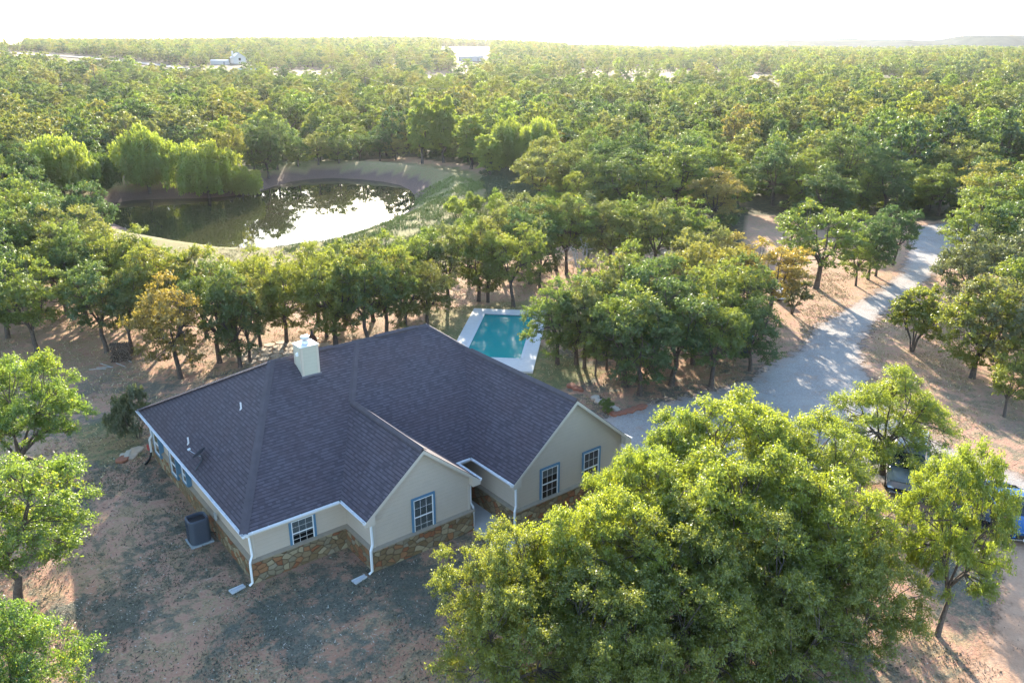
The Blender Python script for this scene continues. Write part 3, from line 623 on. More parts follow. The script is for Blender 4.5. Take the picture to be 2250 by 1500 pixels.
# ================================================================ POOL
def rot45(pts,z=0): # given (s,t): s=u+v, t=u-v
    return [((s+t)/2,(s-t)/2) for s,t in pts]
pool=thing('swimming_pool',(*rot45([(46.7,9)])[0],0),'rectangular swimming pool with teal water and pale concrete deck behind the house','swimming pool')
px0,py0=pool.location.x,pool.location.y
def pl(pts): return [(x-px0,y-py0) for x,y in rot45(pts)]
S0,S1,T0,T1=36.2,55.9,4.45,13.6; s0,s1,t0,t1=39.45,54.0,6.0,12.1
dk=MB()
for q in ([(S0,T0),(s0,T0),(s0,T1),(S0,T1)],[(s1,T0),(S1,T0),(S1,T1),(s1,T1)],[(s0,T0),(s1,T0),(s1,t0),(s0,t0)],[(s0,t1),(s1,t1),(s1,T1),(s0,T1)]):
    p=pl(q); p=p if sum(p[i][0]*p[(i+1)%4][1]-p[(i+1)%4][0]*p[i][1] for i in range(4))>0 else p[::-1]; dk.prism(p,-.1,.13)
dk.build('deck',COPING,pool)
ww=MB()
c=pl([(s0,t0),(s1,t0),(s1,t1),(s0,t1)])
for i in range(4): a,b=c[i],c[(i+1)%4]; ww.poly([(*a,-.3),(*b,-.3),(*b,.10),(*a,.10)])
ww.build('pool_wall',POOLT,pool)
co=MB()
for i in range(4):
    a,b=Vector((*c[i],0)),Vector((*c[(i+1)%4],0)); m_=(a+b)/2; t=(b-a)/2; n_=t.cross(Vector((0,0,1))).normalized(); co.obox(m_+Vector((0,0,.135)),t,n_*.09,(0,0,.02))
co.build('coping',plain('coping_white',(.60,.62,.62),.7),pool)
MB().poly([(*p,.02) for p in (c if sum(c[i][0]*c[(i+1)%4][1]-c[(i+1)%4][0]*c[i][1] for i in range(4))>0 else c[::-1])]).build('pool_water',POOLW,pool)
# ================================================================ TREES
def tube_np(path,rad,n=6):
    V=[];Q=[]
    path=np.array(path); up=None
    for i in range(len(path)):
        t=path[min(i+1,len(path)-1)]-path[max(i-1,0)]; t=t/ (np.linalg.norm(t)+1e-9)
        if up is None: up=np.cross(t,[.3,.9,.1]); up/=np.linalg.norm(up)
        up=up-t*(up@t); up/=np.linalg.norm(up); w=np.cross(t,up)
        a=np.arange(n)*2*np.pi/n; V.append(path[i]+(np.cos(a)[:,None]*up+np.sin(a)[:,None]*w)*rad[i])
    for i in range(len(path)-1):
        k=np.arange(n); Q.append(np.stack([i*n+k,i*n+(k+1)%n,(i+1)*n+(k+1)%n,(i+1)*n+k],1))
    return np.concatenate(V),np.concatenate(Q)
def make_tree(name,seed,nleaf,leaf,H=8.,R=3.6,ncl=46,style='oak',stems=1,limbs=6,bare=False,clr=(.65,1.25)):
    """returns (trunk mesh, crown mesh); unit tree of height H, crown radius R"""
    rng=np.random.default_rng(seed)
    fork=np.array([rng.normal(0,.25),rng.normal(0,.25),H*(.30 if style!='tall' else .2)])
    zc=H*(.60 if style!='full' else .55); rz=H*(.38 if style!='full' else .44)
    cen=[];rad=[]
    lobes=rng.normal(0,1,(4,3)); lobes/=np.linalg.norm(lobes,axis=1)[:,None]
    tries=0
    while len(cen)<ncl and tries<4000:
        tries+=1
        d=rng.normal(0,1,3); d/=np.linalg.norm(d)
        if d[2]<-.78 and style not in('willow','full'): continue
        k=.38+.70*rng.random()**.6
        bump=1+.34*max(lobes@d)-.24
        if style=='tall': p=np.array([d[0]*R*k,d[1]*R*k,H*.54+d[2]*H*.42*k])
        elif style=='bush': p=np.array([d[0]*R*k*bump,d[1]*R*k*bump,H*.5+d[2]*H*.42*k])
        elif style=='full': tp=1-.42*max(d[2]*k,0)*1.6; p=np.array([d[0]*R*k*bump*tp,d[1]*R*k*bump*tp,zc+d[2]*rz*k*bump])
        else: p=np.array([d[0]*R*k*bump,d[1]*R*k*bump,zc+d[2]*rz*k*bump])
        r=rng.uniform(*clr)*(R/3.6)*(1.0 if style!='willow' else 1.15)
        if any(np.linalg.norm(p-q)<.5*(r+s) for q,s in zip(cen,rad)): continue
        cen.append(p);rad.append(r)
    cen=np.array(cen);rad=np.array(rad)
    # wood
    TV=[];TQ=[];off=0
    def addt(path,r,n=6):
        nonlocal off
        v,q=tube_np(path,r,n); TV.append(v);TQ.append(q+off); off+=len(v)
    tr=.030*H*(.8 if stems>1 else 1)
    roots=[]
    if stems==1:
        lean=rng.normal(0,.18,2)
        pts=[(0,0,-.15),(0,0,.12),(lean[0]*.3,lean[1]*.3,fork[2]*.35),(lean[0]+rng.normal(0,.05),lean[1],fork[2]*.7),tuple(fork)]
        addt(pts,[tr*1.6,tr*1.12,tr*.92,tr*.82,tr*.8],9); roots=[fork]*limbs
    else:
        for k in range(stems):
            a=2*np.pi*k/stems+rng.random(); e=np.array([math.cos(a)*.9,math.sin(a)*.9,H*.42])*rng.uniform(.7,1.1)
            addt([(math.cos(a)*.1,math.sin(a)*.1,-.1),(math.cos(a)*.3,math.sin(a)*.3,H*.2),tuple(e)],[tr*.6,tr*.42,tr*.34],6); roots.append(e)
        limbs=stems
    L=[]
    for k in range(limbs):
        a=2*np.pi*(k+rng.random()*.6)/limbs; rr=R*rng.uniform(.35,.6); top=np.array([math.cos(a)*rr,math.sin(a)*rr,H*rng.uniform(.58,.76)])
        f0=roots[k%len(roots)]; mid=f0*.45+top*.55+np.array([math.cos(a)*R*.08,math.sin(a)*R*.08,-H*.03])+rng.normal(0,.12,3)
        P=[f0-np.array([0,0,.15]),f0*.75+mid*.25+rng.normal(0,.05,3),mid,top]; rr_=[tr*.55,tr*.45,tr*.30,tr*.14]; addt(P,rr_,6)
        for j in range(1,4):
            for s in (0,.5): L.append((np.array(P[j])*(1-s)+np.array(P[max(j-1,0)])*s,rr_[j]))
    LP=np.array([x[0] for x in L])
    for c_,r in zip(cen,rad):
        i=int(np.argmin(np.linalg.norm(LP-c_,axis=1)+.5*np.maximum(0,LP[:,2]-c_[2]))); a=LP[i]; m_=(a+c_)/2+rng.normal(0,.18,3)+np.array([0,0,.1]); tip=c_+(c_-a)*.12
        addt([a,m_,c_,tip],[min(L[i][1]*.7,tr*.22),tr*.13,tr*.07,tr*.02],4)
        if bare or nleaf>9000:
            for _ in range(5 if bare else 3):
                d=rng.normal(0,1,3);d/=np.linalg.norm(d); b_=m_*.4+c_*.6; addt([b_,b_+d*r*.55+rng.normal(0,.06,3),b_+d*r*1.0+rng.normal(0,.12,3)],[tr*.07,tr*.04,tr*.012],3)
    V=np.concatenate(TV);Q=np.concatenate(TQ)
    top=(cen[:,2]+rad*.75).max() if not bare else V[:,2].max(); wid=np.percentile(np.hypot(cen[:,0],cen[:,1])+rad*.75,96) if not bare else R
    NS=np.array([R/wid,R/wid,H/top]); V=V*NS
    tm=fastmesh(name+'_trunk',V,Q,[BARK],smooth=True)
    if bare: return tm,None
    # leaves
    w=rad**2.2; w/=w.sum(); ci=rng.choice(len(cen),nleaf,p=w)
    d=rng.normal(0,1,(nleaf,3)); d/=np.linalg.norm(d,axis=1)[:,None]; d[:,2]=np.where(d[:,2]<-.35,-d[:,2]*.5,d[:,2])
    # sub-clumps inside each cluster
    nsub=34 if nleaf>50000 else 18; sub=rng.normal(0,1,(len(cen),nsub,3)); sub/=np.linalg.norm(sub,axis=2)[:,:,None]; sub[:,:,2]=np.abs(sub[:,:,2])*.9-.25
    sk=rng.integers(0,nsub,nleaf); sv=sub[ci,sk]
    k=rng.random(nleaf)**.45
    if style=='willow':
        P=cen[ci]+sv*rad[ci][:,None]*.75+rng.normal(0,.16,(nleaf,3)); P[:,2]-=rng.random(nleaf)**1.3*rad[ci]*1.5
        nrm=d+.6*sv; tan=np.tile([0,0,-1.],(nleaf,1))+rng.normal(0,.28,(nleaf,3)); asp=.30
    else:
        tt=rng.random(nleaf)**.7; ln=(.62+.62*rng.random((len(cen),nsub)))[ci,sk]
        P=cen[ci]+sv*(rad[ci]*(.20+tt*ln*1.12))[:,None]+d*(rad[ci]*(.07+(.13 if nleaf>50000 else .18)*k*(1.2-tt*.75)))[:,None]+rng.normal(0,.045,(nleaf,3))
        out=P-cen[ci]; out/=np.linalg.norm(out,axis=1)[:,None]+1e-6
        nrm=out*.7+rng.normal(0,.62,(nleaf,3))+np.array([0,0,.35]); tan=rng.normal(0,1,(nleaf,3)); asp=.55
    nrm/=np.linalg.norm(nrm,axis=1)[:,None]; tan-=nrm*(tan*nrm).sum(1)[:,None]; tan/=np.linalg.norm(tan,axis=1)[:,None]; bi=np.cross(nrm,tan)
    s=leaf*rng.uniform(.65,1.35,nleaf)[:,None]
    if style=='willow': s=s*1.3
    P[:,2]=np.maximum(P[:,2],.15 if style=='bush' else H*.16)
    c0=P-tan*s*.5; c1=P+bi*s*asp*.5+nrm*s*.08; c2=P+tan*s*.5; c3=P-bi*s*asp*.5+nrm*s*.08
    V=np.stack([c0,c1,c2,c3],1).reshape(-1,3)*NS; Q=np.arange(nleaf*4).reshape(-1,4)
    lr=rng.random(nleaf); cr=rng.random(len(cen))[ci]
    cm=fastmesh(name+'_crown',V,Q,[L_OAK],attr={'lr':('FACE',np.clip(.55*lr+.45*cr,0,1)),'lq':('FACE',.72*rng.random(nleaf)+.28*cr)})
    return tm,cm
KM={'oak':L_OAK,'dark':L_DARK,'olive':L_OLIVE,'rust':L_RUST,'willow':L_WIL,'grey':L_GREY,'near':L_NEAR}
LIB={}
for i in range(3): LIB['n%d'%i]=make_tree('near',11+i,62000,.105,H=7,R=3.6,ncl=112,clr=(.30,.84),style=('oak','full','oak')[i])
for i in range(5): LIB['m%d'%i]=make_tree('mid',31+i,15500,.185,H=8,R=3.5,ncl=62,clr=(.42,1.08),style='full' if i in(1,3) else 'oak')
for i in range(4): LIB['f%d'%i]=make_tree('far',51+i,5200,.34,H=8,R=3.6,ncl=44,style='full' if i%4 else 'oak',clr=(.5,1.1))
for i in range(4): LIB['d%d'%i]=make_tree('distant',71+i,1000,.70,H=8,R=3.8,ncl=22,clr=(.7,1.3),style='full')
for i in range(2): LIB['w%d'%i]=make_tree('willow',91+i,26000,.36,H=9,R=4.6,ncl=60,style='willow')
for i in range(2): LIB['p%d'%i]=make_tree('poplar',95+i,30000,.26,H=10,R=2.2,ncl=44,style='tall',clr=(1.1,2.0))
LIB['s0']=make_tree('stemmed',97,11000,.18,H=5,R=2.3,ncl=34,stems=7)
LIB['b0']=make_tree('bush',98,7000,.14,H=1.8,R=1.6,ncl=24,style='bush',stems=5)
LIB['b1']=make_tree('shrub',99,900,.30,H=1.8,R=1.5,ncl=14,style='bush',stems=4)
LIB['x0']=make_tree('bare',101,10,.1,H=6,R=2.2,ncl=26,bare=True)
BASE={'n':(7,3.6),'m':(8,3.5),'f':(8,3.6),'d':(8,3.8),'w':(9,4.6),'p':(10,2.2),'s':(5,2.3),'b':(1.8,1.6),'x':(6,2.2)}
trng=random.Random(5)
def tree(key,x,y,H,R,kind,label,cat='tree',group=None,name='oak_tree',rz=None,part='crown'):
    tm,cm=LIB[key]; bh,br=BASE[key[0]]
    t=thing(name,(x,y,hgt(x,y)-.03),label,cat,group,trng.uniform(0,6.28) if rz is None else rz)
    t.scale=(R/br,R/br,H/bh)
    o=bpy.data.objects.new('trunk',tm); COL.objects.link(o); o.parent=t
    if key[0]=='x': o.material_slots[0].link='OBJECT'; o.material_slots[0].material=DEADW
    if cm:
        c_=bpy.data.objects.new(part,cm); COL.objects.link(c_); c_.parent=t
        c_.material_slots[0].link='OBJECT'; c_.material_slots[0].material=KM[kind]
    return t
def top_at(x,yt,H):    # ground position of a tree of height H whose top stands at that sight line
    r=ray(x,yt); t=(H-CAM[2])/r[2]; P=CAM+r*t; return P[0],P[1]
placed=[]
def T(key,x,yb,H,R,kind,label,top=False,**k):
    X,Y=top_at(x,yb,H) if top else at(x,yb)[:2]
    placed.append((X,Y,R)); return tree(key,X,Y,H,R,kind,label,**k)
FG='oaks in the foreground'
fgl=[(1620,872,7.4,3.9,'tallest bright green oak, at the peak of the foreground canopy'),
 (1500,900,6.9,2.9,'bright green oak with its crown just right of the right gable corner'),
 (1765,905,6.6,3.2,'bright green oak between the gravel drive and the foreground thicket'),
 (1430,985,6.9,2.7,'bright green oak next to the last window of the right gable'),
 (1700,980,7.0,3.4,'bright green oak in the upper middle of the foreground canopy'),
 (1560,1010,7.2,3.4,'bright green oak below the peak of the foreground canopy'),
 (1360,1085,6.6,2.9,'bright green oak covering the stone wall under the right gable windows'),
 (1240,1110,6.3,2.6,'green oak in front of the recessed entry path'),
 (1095,1165,6.0,2.3,'leftmost oak of the big foreground cluster, beside the shaded lawn'),
 (1500,1130,6.3,3.2,'green oak in the middle of the big foreground cluster'),
 (1700,1130,6.2,3.2,'green oak right of the middle of the big foreground cluster'),
 (1850,1050,6.8,3.1,'green oak on the right side of the foreground cluster by the parked cars'),
 (1890,1190,5.6,2.6,'rightmost low oak of the foreground cluster, left of the slim lone oak'),
 (1130,1290,5.4,2.5,'shaded green oak at the lower left of the foreground cluster'),
 (1330,1240,5.6,2.8,'shaded green oak in the lower middle of the foreground cluster'),
 (1560,1270,5.5,2.8,'shaded green oak at the bottom edge below the middle of the cluster'),
 (1760,1270,5.3,2.6,'shaded green oak at the lower right of the foreground cluster'),
 (1400,1400,4.9,2.1,'oak cut off by the bottom edge in the foreground cluster')]
for i,(x,yt,H,R,lb) in enumerate(fgl): T('n%d'%(i%3),x,yt,H,R,'near' if yt<1120 else 'oak',lb,top=True,group=FG)  # lower oaks take a darker leaf: shade of the cluster put into colour
T('n0',2060,1395,8.4,2.2,'near','slim lone oak with a bare leaning trunk beside the dirt track',group=FG)
T('n1',1938,1042,6.3,3.3,'near','spiky topped oak at the edge of the gravel drive above the parked cars',group=FG)
T('n2',85,1066,7.6,3.1,'near','oak left of the house with its dark trunk standing in the bare yard',group='oaks at the left edge')
T('n0',-35,1015,6.6,3.9,'near','rounded oak crown cut by the left edge below the standing oak',top=True,group='oaks at the left edge')
T('n1',-45,1310,6.0,2.6,'near','oak in the bottom left corner beside the lawn',top=True,group='oaks at the left edge')
LB='oaks between the yard and the pond'
lb=[(85,785,7.6,3.1,'oak',''),(18,742,7.8,3.2,'dark',''),(148,690,8,3.3,'oak',''),(192,706,7.4,2.6,'dark',''),(235,774,7.2,2.9,'dark','dark oak leaning over the left end of the firewood stack'),(292,776,6.2,2.3,'olive','small oak leaning right beside the firewood stack'),
 (397,830,7.8,3.0,'rust','rusty orange oak with a tall bare trunk left of the house roof'),(483,796,7.8,3.0,'dark',''),(528,806,7.2,2.4,'dark',''),(550,797,6.6,1.9,'olive',''),(573,763,7,2.4,'oak',''),(630,752,7.2,2.8,'oak',''),
 (718,742,6.8,2.3,'oak',''),(738,759,7.6,3.1,'oak','oak with a forked reddish trunk behind the chimney'),(810,760,7.3,2.8,'dark',''),(850,745,7.6,2.9,'oak',''),(893,738,7,2.7,'olive',''),(940,724,5.8,2.5,'olive','small olive green oak just left of the pool lawn'),
 (60,650,8,3.4,'oak',''),(8,640,8,3.4,'oak',''),(120,640,8,3.2,'olive',''),(40,700,7.7,3.1,'dark',''),(265,716,7.4,3.1,'oak',''),(340,740,7.4,3.0,'oak',''),(395,735,7.4,3.0,'olive',''),(455,740,7.3,3.0,'oak',''),(570,728,7.2,2.9,'oak',''),(700,708,7,3,'oak',''),(760,712,7.2,3,'oak',''),(820,706,7.3,3,'olive',''),(880,690,7.4,3.1,'oak',''),(190,670,7.7,3.2,'oak',''),(310,700,6.8,2.8,'olive',''),
 (-60,700,8,3.4,'oak',''),(-50,800,7.6,3.2,'dark',''),(230,690,7.3,3,'oak',''),(262,684,7.9,3.2,'olive','tall'),(325,690,7.8,3.2,'oak','tall'),(130,600,8,3.4,'oak','tall'),(60,590,8,3.4,'oak','tall'),(180,640,8.2,3.4,'olive','tall'),(0,590,8,3.4,'olive','tall')]
place_words=['near the left edge','left of the firewood stack','behind the firewood stack','behind the rusty oak','left of the chimney','behind the chimney','behind the roof peak']
kw={'oak':'green','dark':'dark green','olive':'olive green','rust':'rusty'}
cnt={}
def auto(x,kind,row,base):
    return '%s oak %s, %s'%(kw[kind],place_words[0 if x<60 else 1 if x<210 else 2 if x<330 else 3 if x<470 else 4 if x<620 else 5 if x<790 else 6],base)
for i,(x,y,H,R,k,l) in enumerate(lb):
    row='front row with its trunk in the yard' if y>748 else 'back row nearer the pond'
    T('m%d'%(i%5),x,y,H,R,k,('tall '+auto(x,k,row,'nearest the pond')) if l=='tall' else l or auto(x,k,row,row),group=LB)
CE='oaks on the bare ground beyond the pool'
ce=[(1052,662,7.4,2.9,'oak','left of the pair of thin trunks straight beyond the pool'),(1072,664,7.6,2.6,'olive','right of the pair of thin trunks straight beyond the pool'),(1128,674,7.4,2.9,'oak','with its trunk just beyond the far pool corner'),(1165,624,7.8,3,'dark','far behind the pool with a short trunk'),(1186,640,7.0,2.6,'olive','in the gap beyond the pool corner'),
 (985,665,7.2,2.9,'olive','left of the thin trunks, by the berm end'),(940,668,7,2.9,'oak','between the roof peak and the pond berm'),(1222,595,8,3.1,'olive','with a reddish trunk at the edge of the bare ground'),(1245,603,8,3.1,'oak','with its shadow across the bare ground'),(1290,585,7.8,3.2,'grey','greyish and bushy at the right of the bare ground'),(1340,600,7.5,3.2,'olive','behind the bare grey dead tree'),(1385,590,7.8,3.3,'oak','behind the thick grove beside the pool'),(1440,610,7.8,3.3,'olive','at the back of the thick grove'),(1500,600,7.6,3.2,'oak','behind the grove near the parked blue car'),
 (1100,600,7.6,3.1,'olive','in the second row beyond the pool'),(1030,600,6.6,2.8,'oak','below the end of the pond berm'),(1150,575,7.4,3.1,'olive','in the back row below the grey brush'),(1540,640,6.5,2.6,'olive','next to the parked blue car')]
for i,(x,y,H,R,k,l) in enumerate(ce): T('m%d'%((i+2)%5),x,y,H,R,k,'oak '+l,group=CE)
GR='oaks in the grove between the pool and the gravel drive'
gr_=[(1225,800,6.6,2.8,'oak','leaning over the right pool deck'),(1266,800,6.8,2.6,'oak','with a thick dark trunk right of the pool'),(1284,808,6.6,2.2,'olive','with a leaning trunk second right of the pool'),(1308,826,4.2,1.2,'oak','very small and thin at the front of the grove'),(1333,812,5.2,1.6,'oak','thin trunked beside the very small one'),(1357,815,6.4,2.2,'dark','thin trunked in the middle front of the grove'),(1372,850,7.4,3.0,'oak','straight trunked at the front nearest the house gable'),
 (1405,868,6.8,2.9,'dark','with a pale rough trunk at the drive edge'),(1475,846,7.4,3.3,'dark','dark and wide with its trunk at the drive edge'),(1562,850,6.6,2.9,'oak','with a thin leaning trunk at the edge of the gravel'),(1648,814,5.6,2.6,'dark','with a bent trunk at the right end of the grove'),(1522,800,7.4,3.1,'oak','in the middle of the right half of the grove'),(1592,768,7.2,3.1,'oak','behind the leaning trunk by the gravel'),(1440,780,7.8,3.2,'dark','in the centre of the grove'),(1335,760,7.2,3.0,'olive','in the centre behind the thin trunks'),(1380,725,7.6,3.1,'oak','at the back left of the grove'),(1490,720,7.6,3.1,'olive','at the back centre of the grove'),(1630,740,6.8,2.7,'dark','at the back right of the grove by the blue barrel'),(1560,705,6.8,2.8,'olive','at the back of the grove under the rusty oak')]
for i,(x,y,H,R,k,l) in enumerate(gr_): T('m%d'%((i+1)%5),x,y,H,R,k,'oak '+l,group=GR)
RT='oaks along the gravel drive'
rt=[(1793,634,8.4,4.6,'oak','large spreading oak with a stout trunk left of the gravel drive'),(1880,628,5.6,1.9,'oak','small oak with a bent trunk just right of the large spreading oak'),(1907,614,6.6,2.3,'dark','dark small oak in the middle of the row by the drive'),(1924,607,6.4,2.0,'dark','thin dark oak fourth in the row by the drive'),(1962,583,6.4,2.3,'dark','last dark oak of the row where the drive bends away'),
 (1690,690,6.6,3.6,'rust','broad golden rusty oak left of the drive'),(1610,655,6.2,2.8,'rust','golden rusty oak in front of the parked blue car'),(1562,508,7.8,3.8,'rust','big rusty orange oak standing out of the green wood'),
 (2136,830,7.2,3.2,'oak','green oak with a thin trunk right of the drive'),(2188,838,7.6,3.4,'grey','grey green oak with a thick trunk at the right edge'),(2206,915,4.2,1.6,'oak','small young oak on the bare red ground at the right edge'),(2128,700,7.8,3.5,'grey','grey leaved oak right of the drive behind the many stemmed tree'),(2215,700,8.4,3.8,'grey','tall grey green oak at the right edge'),(2130,620,8.2,3.8,'oak','green oak overhanging the right side of the drive'),(2210,620,8.2,3.8,'dark','dark oak at the right edge beside the drive bend'),(2150,545,8.4,3.9,'oak','green oak at the inside of the drive bend'),(2240,545,8.4,4,'oak','green oak at the right edge above the drive bend'),(2170,505,8.6,4.2,'olive','spreading oak in front of where the drive disappears'),(2255,470,8.6,4.2,'oak','tall oak at the right edge beyond the drive'),(2250,800,8,3.4,'oak','oak cut by the right edge over the bare ground'),(2300,620,8.4,4,'oak','oak just at the right border'),(2275,900,6,2.6,'oak','oak at the right border above the dry grass')]
for i,(x,y,H,R,k,l) in enumerate(rt): T('m%d'%(i%5),x,y,H,R,k,l,group=RT)
T('s0',2003,772,5.2,2.4,'oak','many stemmed small tree on the bare ground right of the drive',name='multi_stem_tree')
T('s0',1740,690,3.2,1.5,'grey','scrubby thin bush beside the left edge of the drive',name='multi_stem_tree')
T('x0',1272,640,5.2,1.6,'grey','bare pale dead tree behind the pool grove',name='dead_tree')
T('x0',225,705,5.0,1.5,'grey','bare pale dead tree hanging among the left oaks',name='dead_tree',rz=2)
T('x0',1460,790,6.6,2.6,'grey','bare grey dead branches poking through the pool grove',name='dead_tree')
WL='willows around the pond'
T('w0',330,425,11.0,5.2,'willow','large round yellow green willow on the far pond bank, left of the pair',group=WL,name='willow_tree')
T('w1',460,437,9.6,6.2,'willow','wide drooping yellow green willow at the water, right of the pair',group=WL,name='willow_tree')
T('w1',140,432,9.4,5.4,'willow','willow left of the two round willows, at the back of the pond',group=WL,name='willow_tree')
T('w0',535,436,5.4,3.2,'willow','low willow foliage hanging over the water right of the pair',group=WL,name='willow_tree')
T('w0',135,520,5.0,3.6,'willow','low bushy willow at the near left end of the pond',group=WL,name='willow_tree')
T('w1',215,425,6.6,3.8,'oak','green willow behind the pond between the left willows',group=WL,name='willow_tree')
T('w1',1200,415,8.6,4.0,'olive','dark drooping willow at the right end of the willow row',group=WL,name='willow_tree')
T('w0',1115,380,10,4.2,'willow','tall willow right of the berm, largest of the upright row',group=WL,name='willow_tree')
T('w1',1180,385,10.4,4.0,'willow','tall willow at the right of the upright row',group=WL,name='willow_tree')
T('p0',928,360,12,2.8,'willow','left of two tall narrow yellow poplars behind the pond berm',group='poplars behind the pond',name='poplar_tree')
T('p1',975,358,12.4,2.8,'willow','right of two tall narrow yellow poplars behind the pond berm',group='poplars behind the pond',name='poplar_tree')
T('p0',1035,372,9.5,3.0,'willow','wider yellow poplar right of the two narrow ones',group='poplars behind the pond',name='poplar_tree')
T('p1',1075,395,7.5,2.4,'willow','shortest yellow poplar in front of the tall willows',group='poplars behind the pond',name='poplar_tree')
T('b0',305,962,3.4,1.7,'grey','grey green bush at the far left corner of the house',name='bush',cat='bush')
T('b0',1000,478,2.8,2.2,'willow','round light green bush on the pond berm',name='bush',cat='bush')
T('b0',1035,470,3.0,2.0,'oak','green bush on the berm next to the light green bush',name='bush',cat='bush')
T('b0',1335,905,1.0,.6,'near','small bright green plant by the rocks behind the right gable',name='bush',cat='bush')
T('b1',1590,500,2.0,2.0,'dark','low dark brush behind the rusty oak',name='bush',cat='bush')
# dark wall of oaks behind the pond
bk=[(610,372),(655,366),(700,362),(745,358),(790,356),(835,354),(870,352),(630,340),(680,336),(735,332),(785,330),(840,330),(560,385),(590,392),(505,402),(20,470),(70,455),(0,430),(60,420),(15,520),(70,545),(130,570),(15,580),(80,600),(150,610),(200,585),(1260,455),(1235,440),(1300,480),(1330,450),(1285,425)]
for i,(x,y) in enumerate(bk):
    k=['dark','dark','olive','oak'][i%4]; X,Y=at(x,y)[:2]; placed.append((X,Y,3.4))
    zone='directly behind the far pond bank' if 480<x<900 else 'at the left end of the pond' if x<300 else 'at the right of the grey brush beyond the pool'
    tree('m%d'%(i%5),X,Y,(8.4 if x<620 or x>1000 else 4.9)+(i%3)*.5,3.3 if x<620 or x>1000 else 2.9,k,'%s oak %s'%(kw[k],zone),group='%s oaks %s'%(kw[k],zone))
# ---------------------------------------------------------------- the wood: nearest trees one by one, the rest as one mass
rng=np.random.default_rng(3)
def pool_points():
    out=[]
    for d0,d1,st in ((100,420,5.9),(420,1500,8.0)):
        g=np.arange(-1500,1500,st); X,Y=np.meshgrid(g,g); X=X.ravel()+rng.uniform(-.42,.42,X.size)*st+CAM[0]+0; Y=Y.ravel()+rng.uniform(-.42,.42,Y.size)*st+CAM[1]
        dx,dy=X-CAM[0],Y-CAM[1]; d=np.hypot(dx,dy); a=(YAW-np.arctan2(dy,dx)+np.pi)%(2*np.pi)-np.pi
        m=(d>d0)&(d<=d1)&(np.abs(a)<R_(39)); out.append(np.stack([X[m],Y[m],d[m]],1))
    P=np.concatenate(out); x,y=P[:,0],P[:,1]; z=terrain(x,y); ux,uy=px(np.stack([x,y,z],1))
    keep=np.ones(len(P),bool)
    for p in NOGO: keep&=~inpoly(ux,uy,p)
    hp=8.5*F_PX/np.maximum(P[:,2],1)
    for p in CLEAR:
        for k in (0,.4): keep&=~inpoly(ux,uy-hp*k,p)
    for p in SPARSE: keep&=~(inpoly(ux,uy-hp*.3,p)&(rng.random(len(P))<.84))
    keep&=~(sdist(x,y,POND)<7)|(P[:,2]>220)
    keep&=~inpoly(ux,uy,[(1640,162),(1700,162),(1740,230),(1650,230)])
    keep&=(rng.random(len(P))<.93)&((noise2(x,y,26,5)>-.62)|(P[:,2]<110))
    for X,Y,R in placed: keep&=np.hypot(x-X,y-Y)>R*1.15
    for (bx,by,br) in BLD: keep&=np.hypot(x-bx,y-by)>br
    # clear sight lines to the far buildings: no tall trees straight in front
    for (bx,by,br),cl in zip(BLD,[1,1,0,1,1,0,0,0,0,0,0,0,1]):
        if not cl: continue
        db=math.hypot(bx-CAM[0],by-CAM[1]); tx,ty=(CAM[0]-bx)/db,(CAM[1]-by)/db; s=(x-bx)*tx+(y-by)*ty; w=np.abs((x-bx)*ty-(y-by)*tx); keep&=~((s>0)&(s<min(.16*db,75))&(w<br*.8))
    P=np.column_stack([P,z])[keep]; return P[np.argsort(P[:,2])]
# far buildings: (px x, px y of base, width, depth, height, turn, roof)
BLDS=[('metal_building',1035,134,19,9,4.2,.15,'flat','large pale blue grey metal shed with a white roof among the far trees','metal building',(.30,.32,.36),(.55,.55,.55)),
 ('metal_building',992,108,19,10,5,.1,'flat','white roofed metal shed on the far horizon clearing','metal building',(.35,.35,.35),(.55,.55,.55)),
 ('far_house',1118,101,30,14,4.5,0,'gable','pale gabled house on the horizon right of the far shed','house',(.62,.64,.66),(.45,.43,.43)),
 ('far_house',524,140,9,8,4.6,.6,'gable','small white gabled cottage with a chimney in the far wood','house',(.50,.50,.48),(.22,.24,.27)),
 ('far_shed',484,142,12,5,3,.1,'flat','low white roofed shed left of the white cottage','shed',(.4,.42,.43),(.5,.5,.5)),
 ('far_barn',548,172,15,8,2.6,.1,'gable','barn with a light blue metal roof among the trees','barn',(.35,.40,.42),(.20,.38,.45)),
 ('far_house',45,98,32,14,5,0,'gable','dark roofed house on the left horizon','house',(.30,.32,.38),(.14,.16,.24)),
 ('far_house',108,99,34,12,3.5,0,'gable','low grey roofed house on the left horizon, right of the dark roofed one','house',(.42,.44,.50),(.38,.40,.46)),
 ('metal_building',2003,217,7,5,2.8,-.5,'flat','shed with a shining white metal roof in the right part of the wood','metal building',(.55,.58,.62),(.82,.84,.86)),
 ('far_shed',2100,232,6,4,2.6,.2,'gable','small pale shed between trees at the far right','shed',(.6,.62,.65),(.5,.52,.55)),
 ('far_shed',60,205,6,4,3,.2,'gable','small white shed half hidden by trees on the left','shed',(.75,.78,.8),(.6,.65,.7)),
 ('far_shed',1198,121,10,5,2.6,.1,'flat','tiny white roof right of the large far shed','shed',(.5,.5,.5),(.85,.88,.9)),
 ('travel_trailer',398,197,7,2.6,3,-.9,'flat','white trailer parked at an angle in the left clearing','trailer',(.8,.82,.84),(.75,.78,.8))]
BLD=[];BP=[]
for q in BLDS:
    X,Y,Z=at(q[1],q[2]); BLD.append((X,Y,q[3]*.5+5)); BP.append((X,Y,Z))
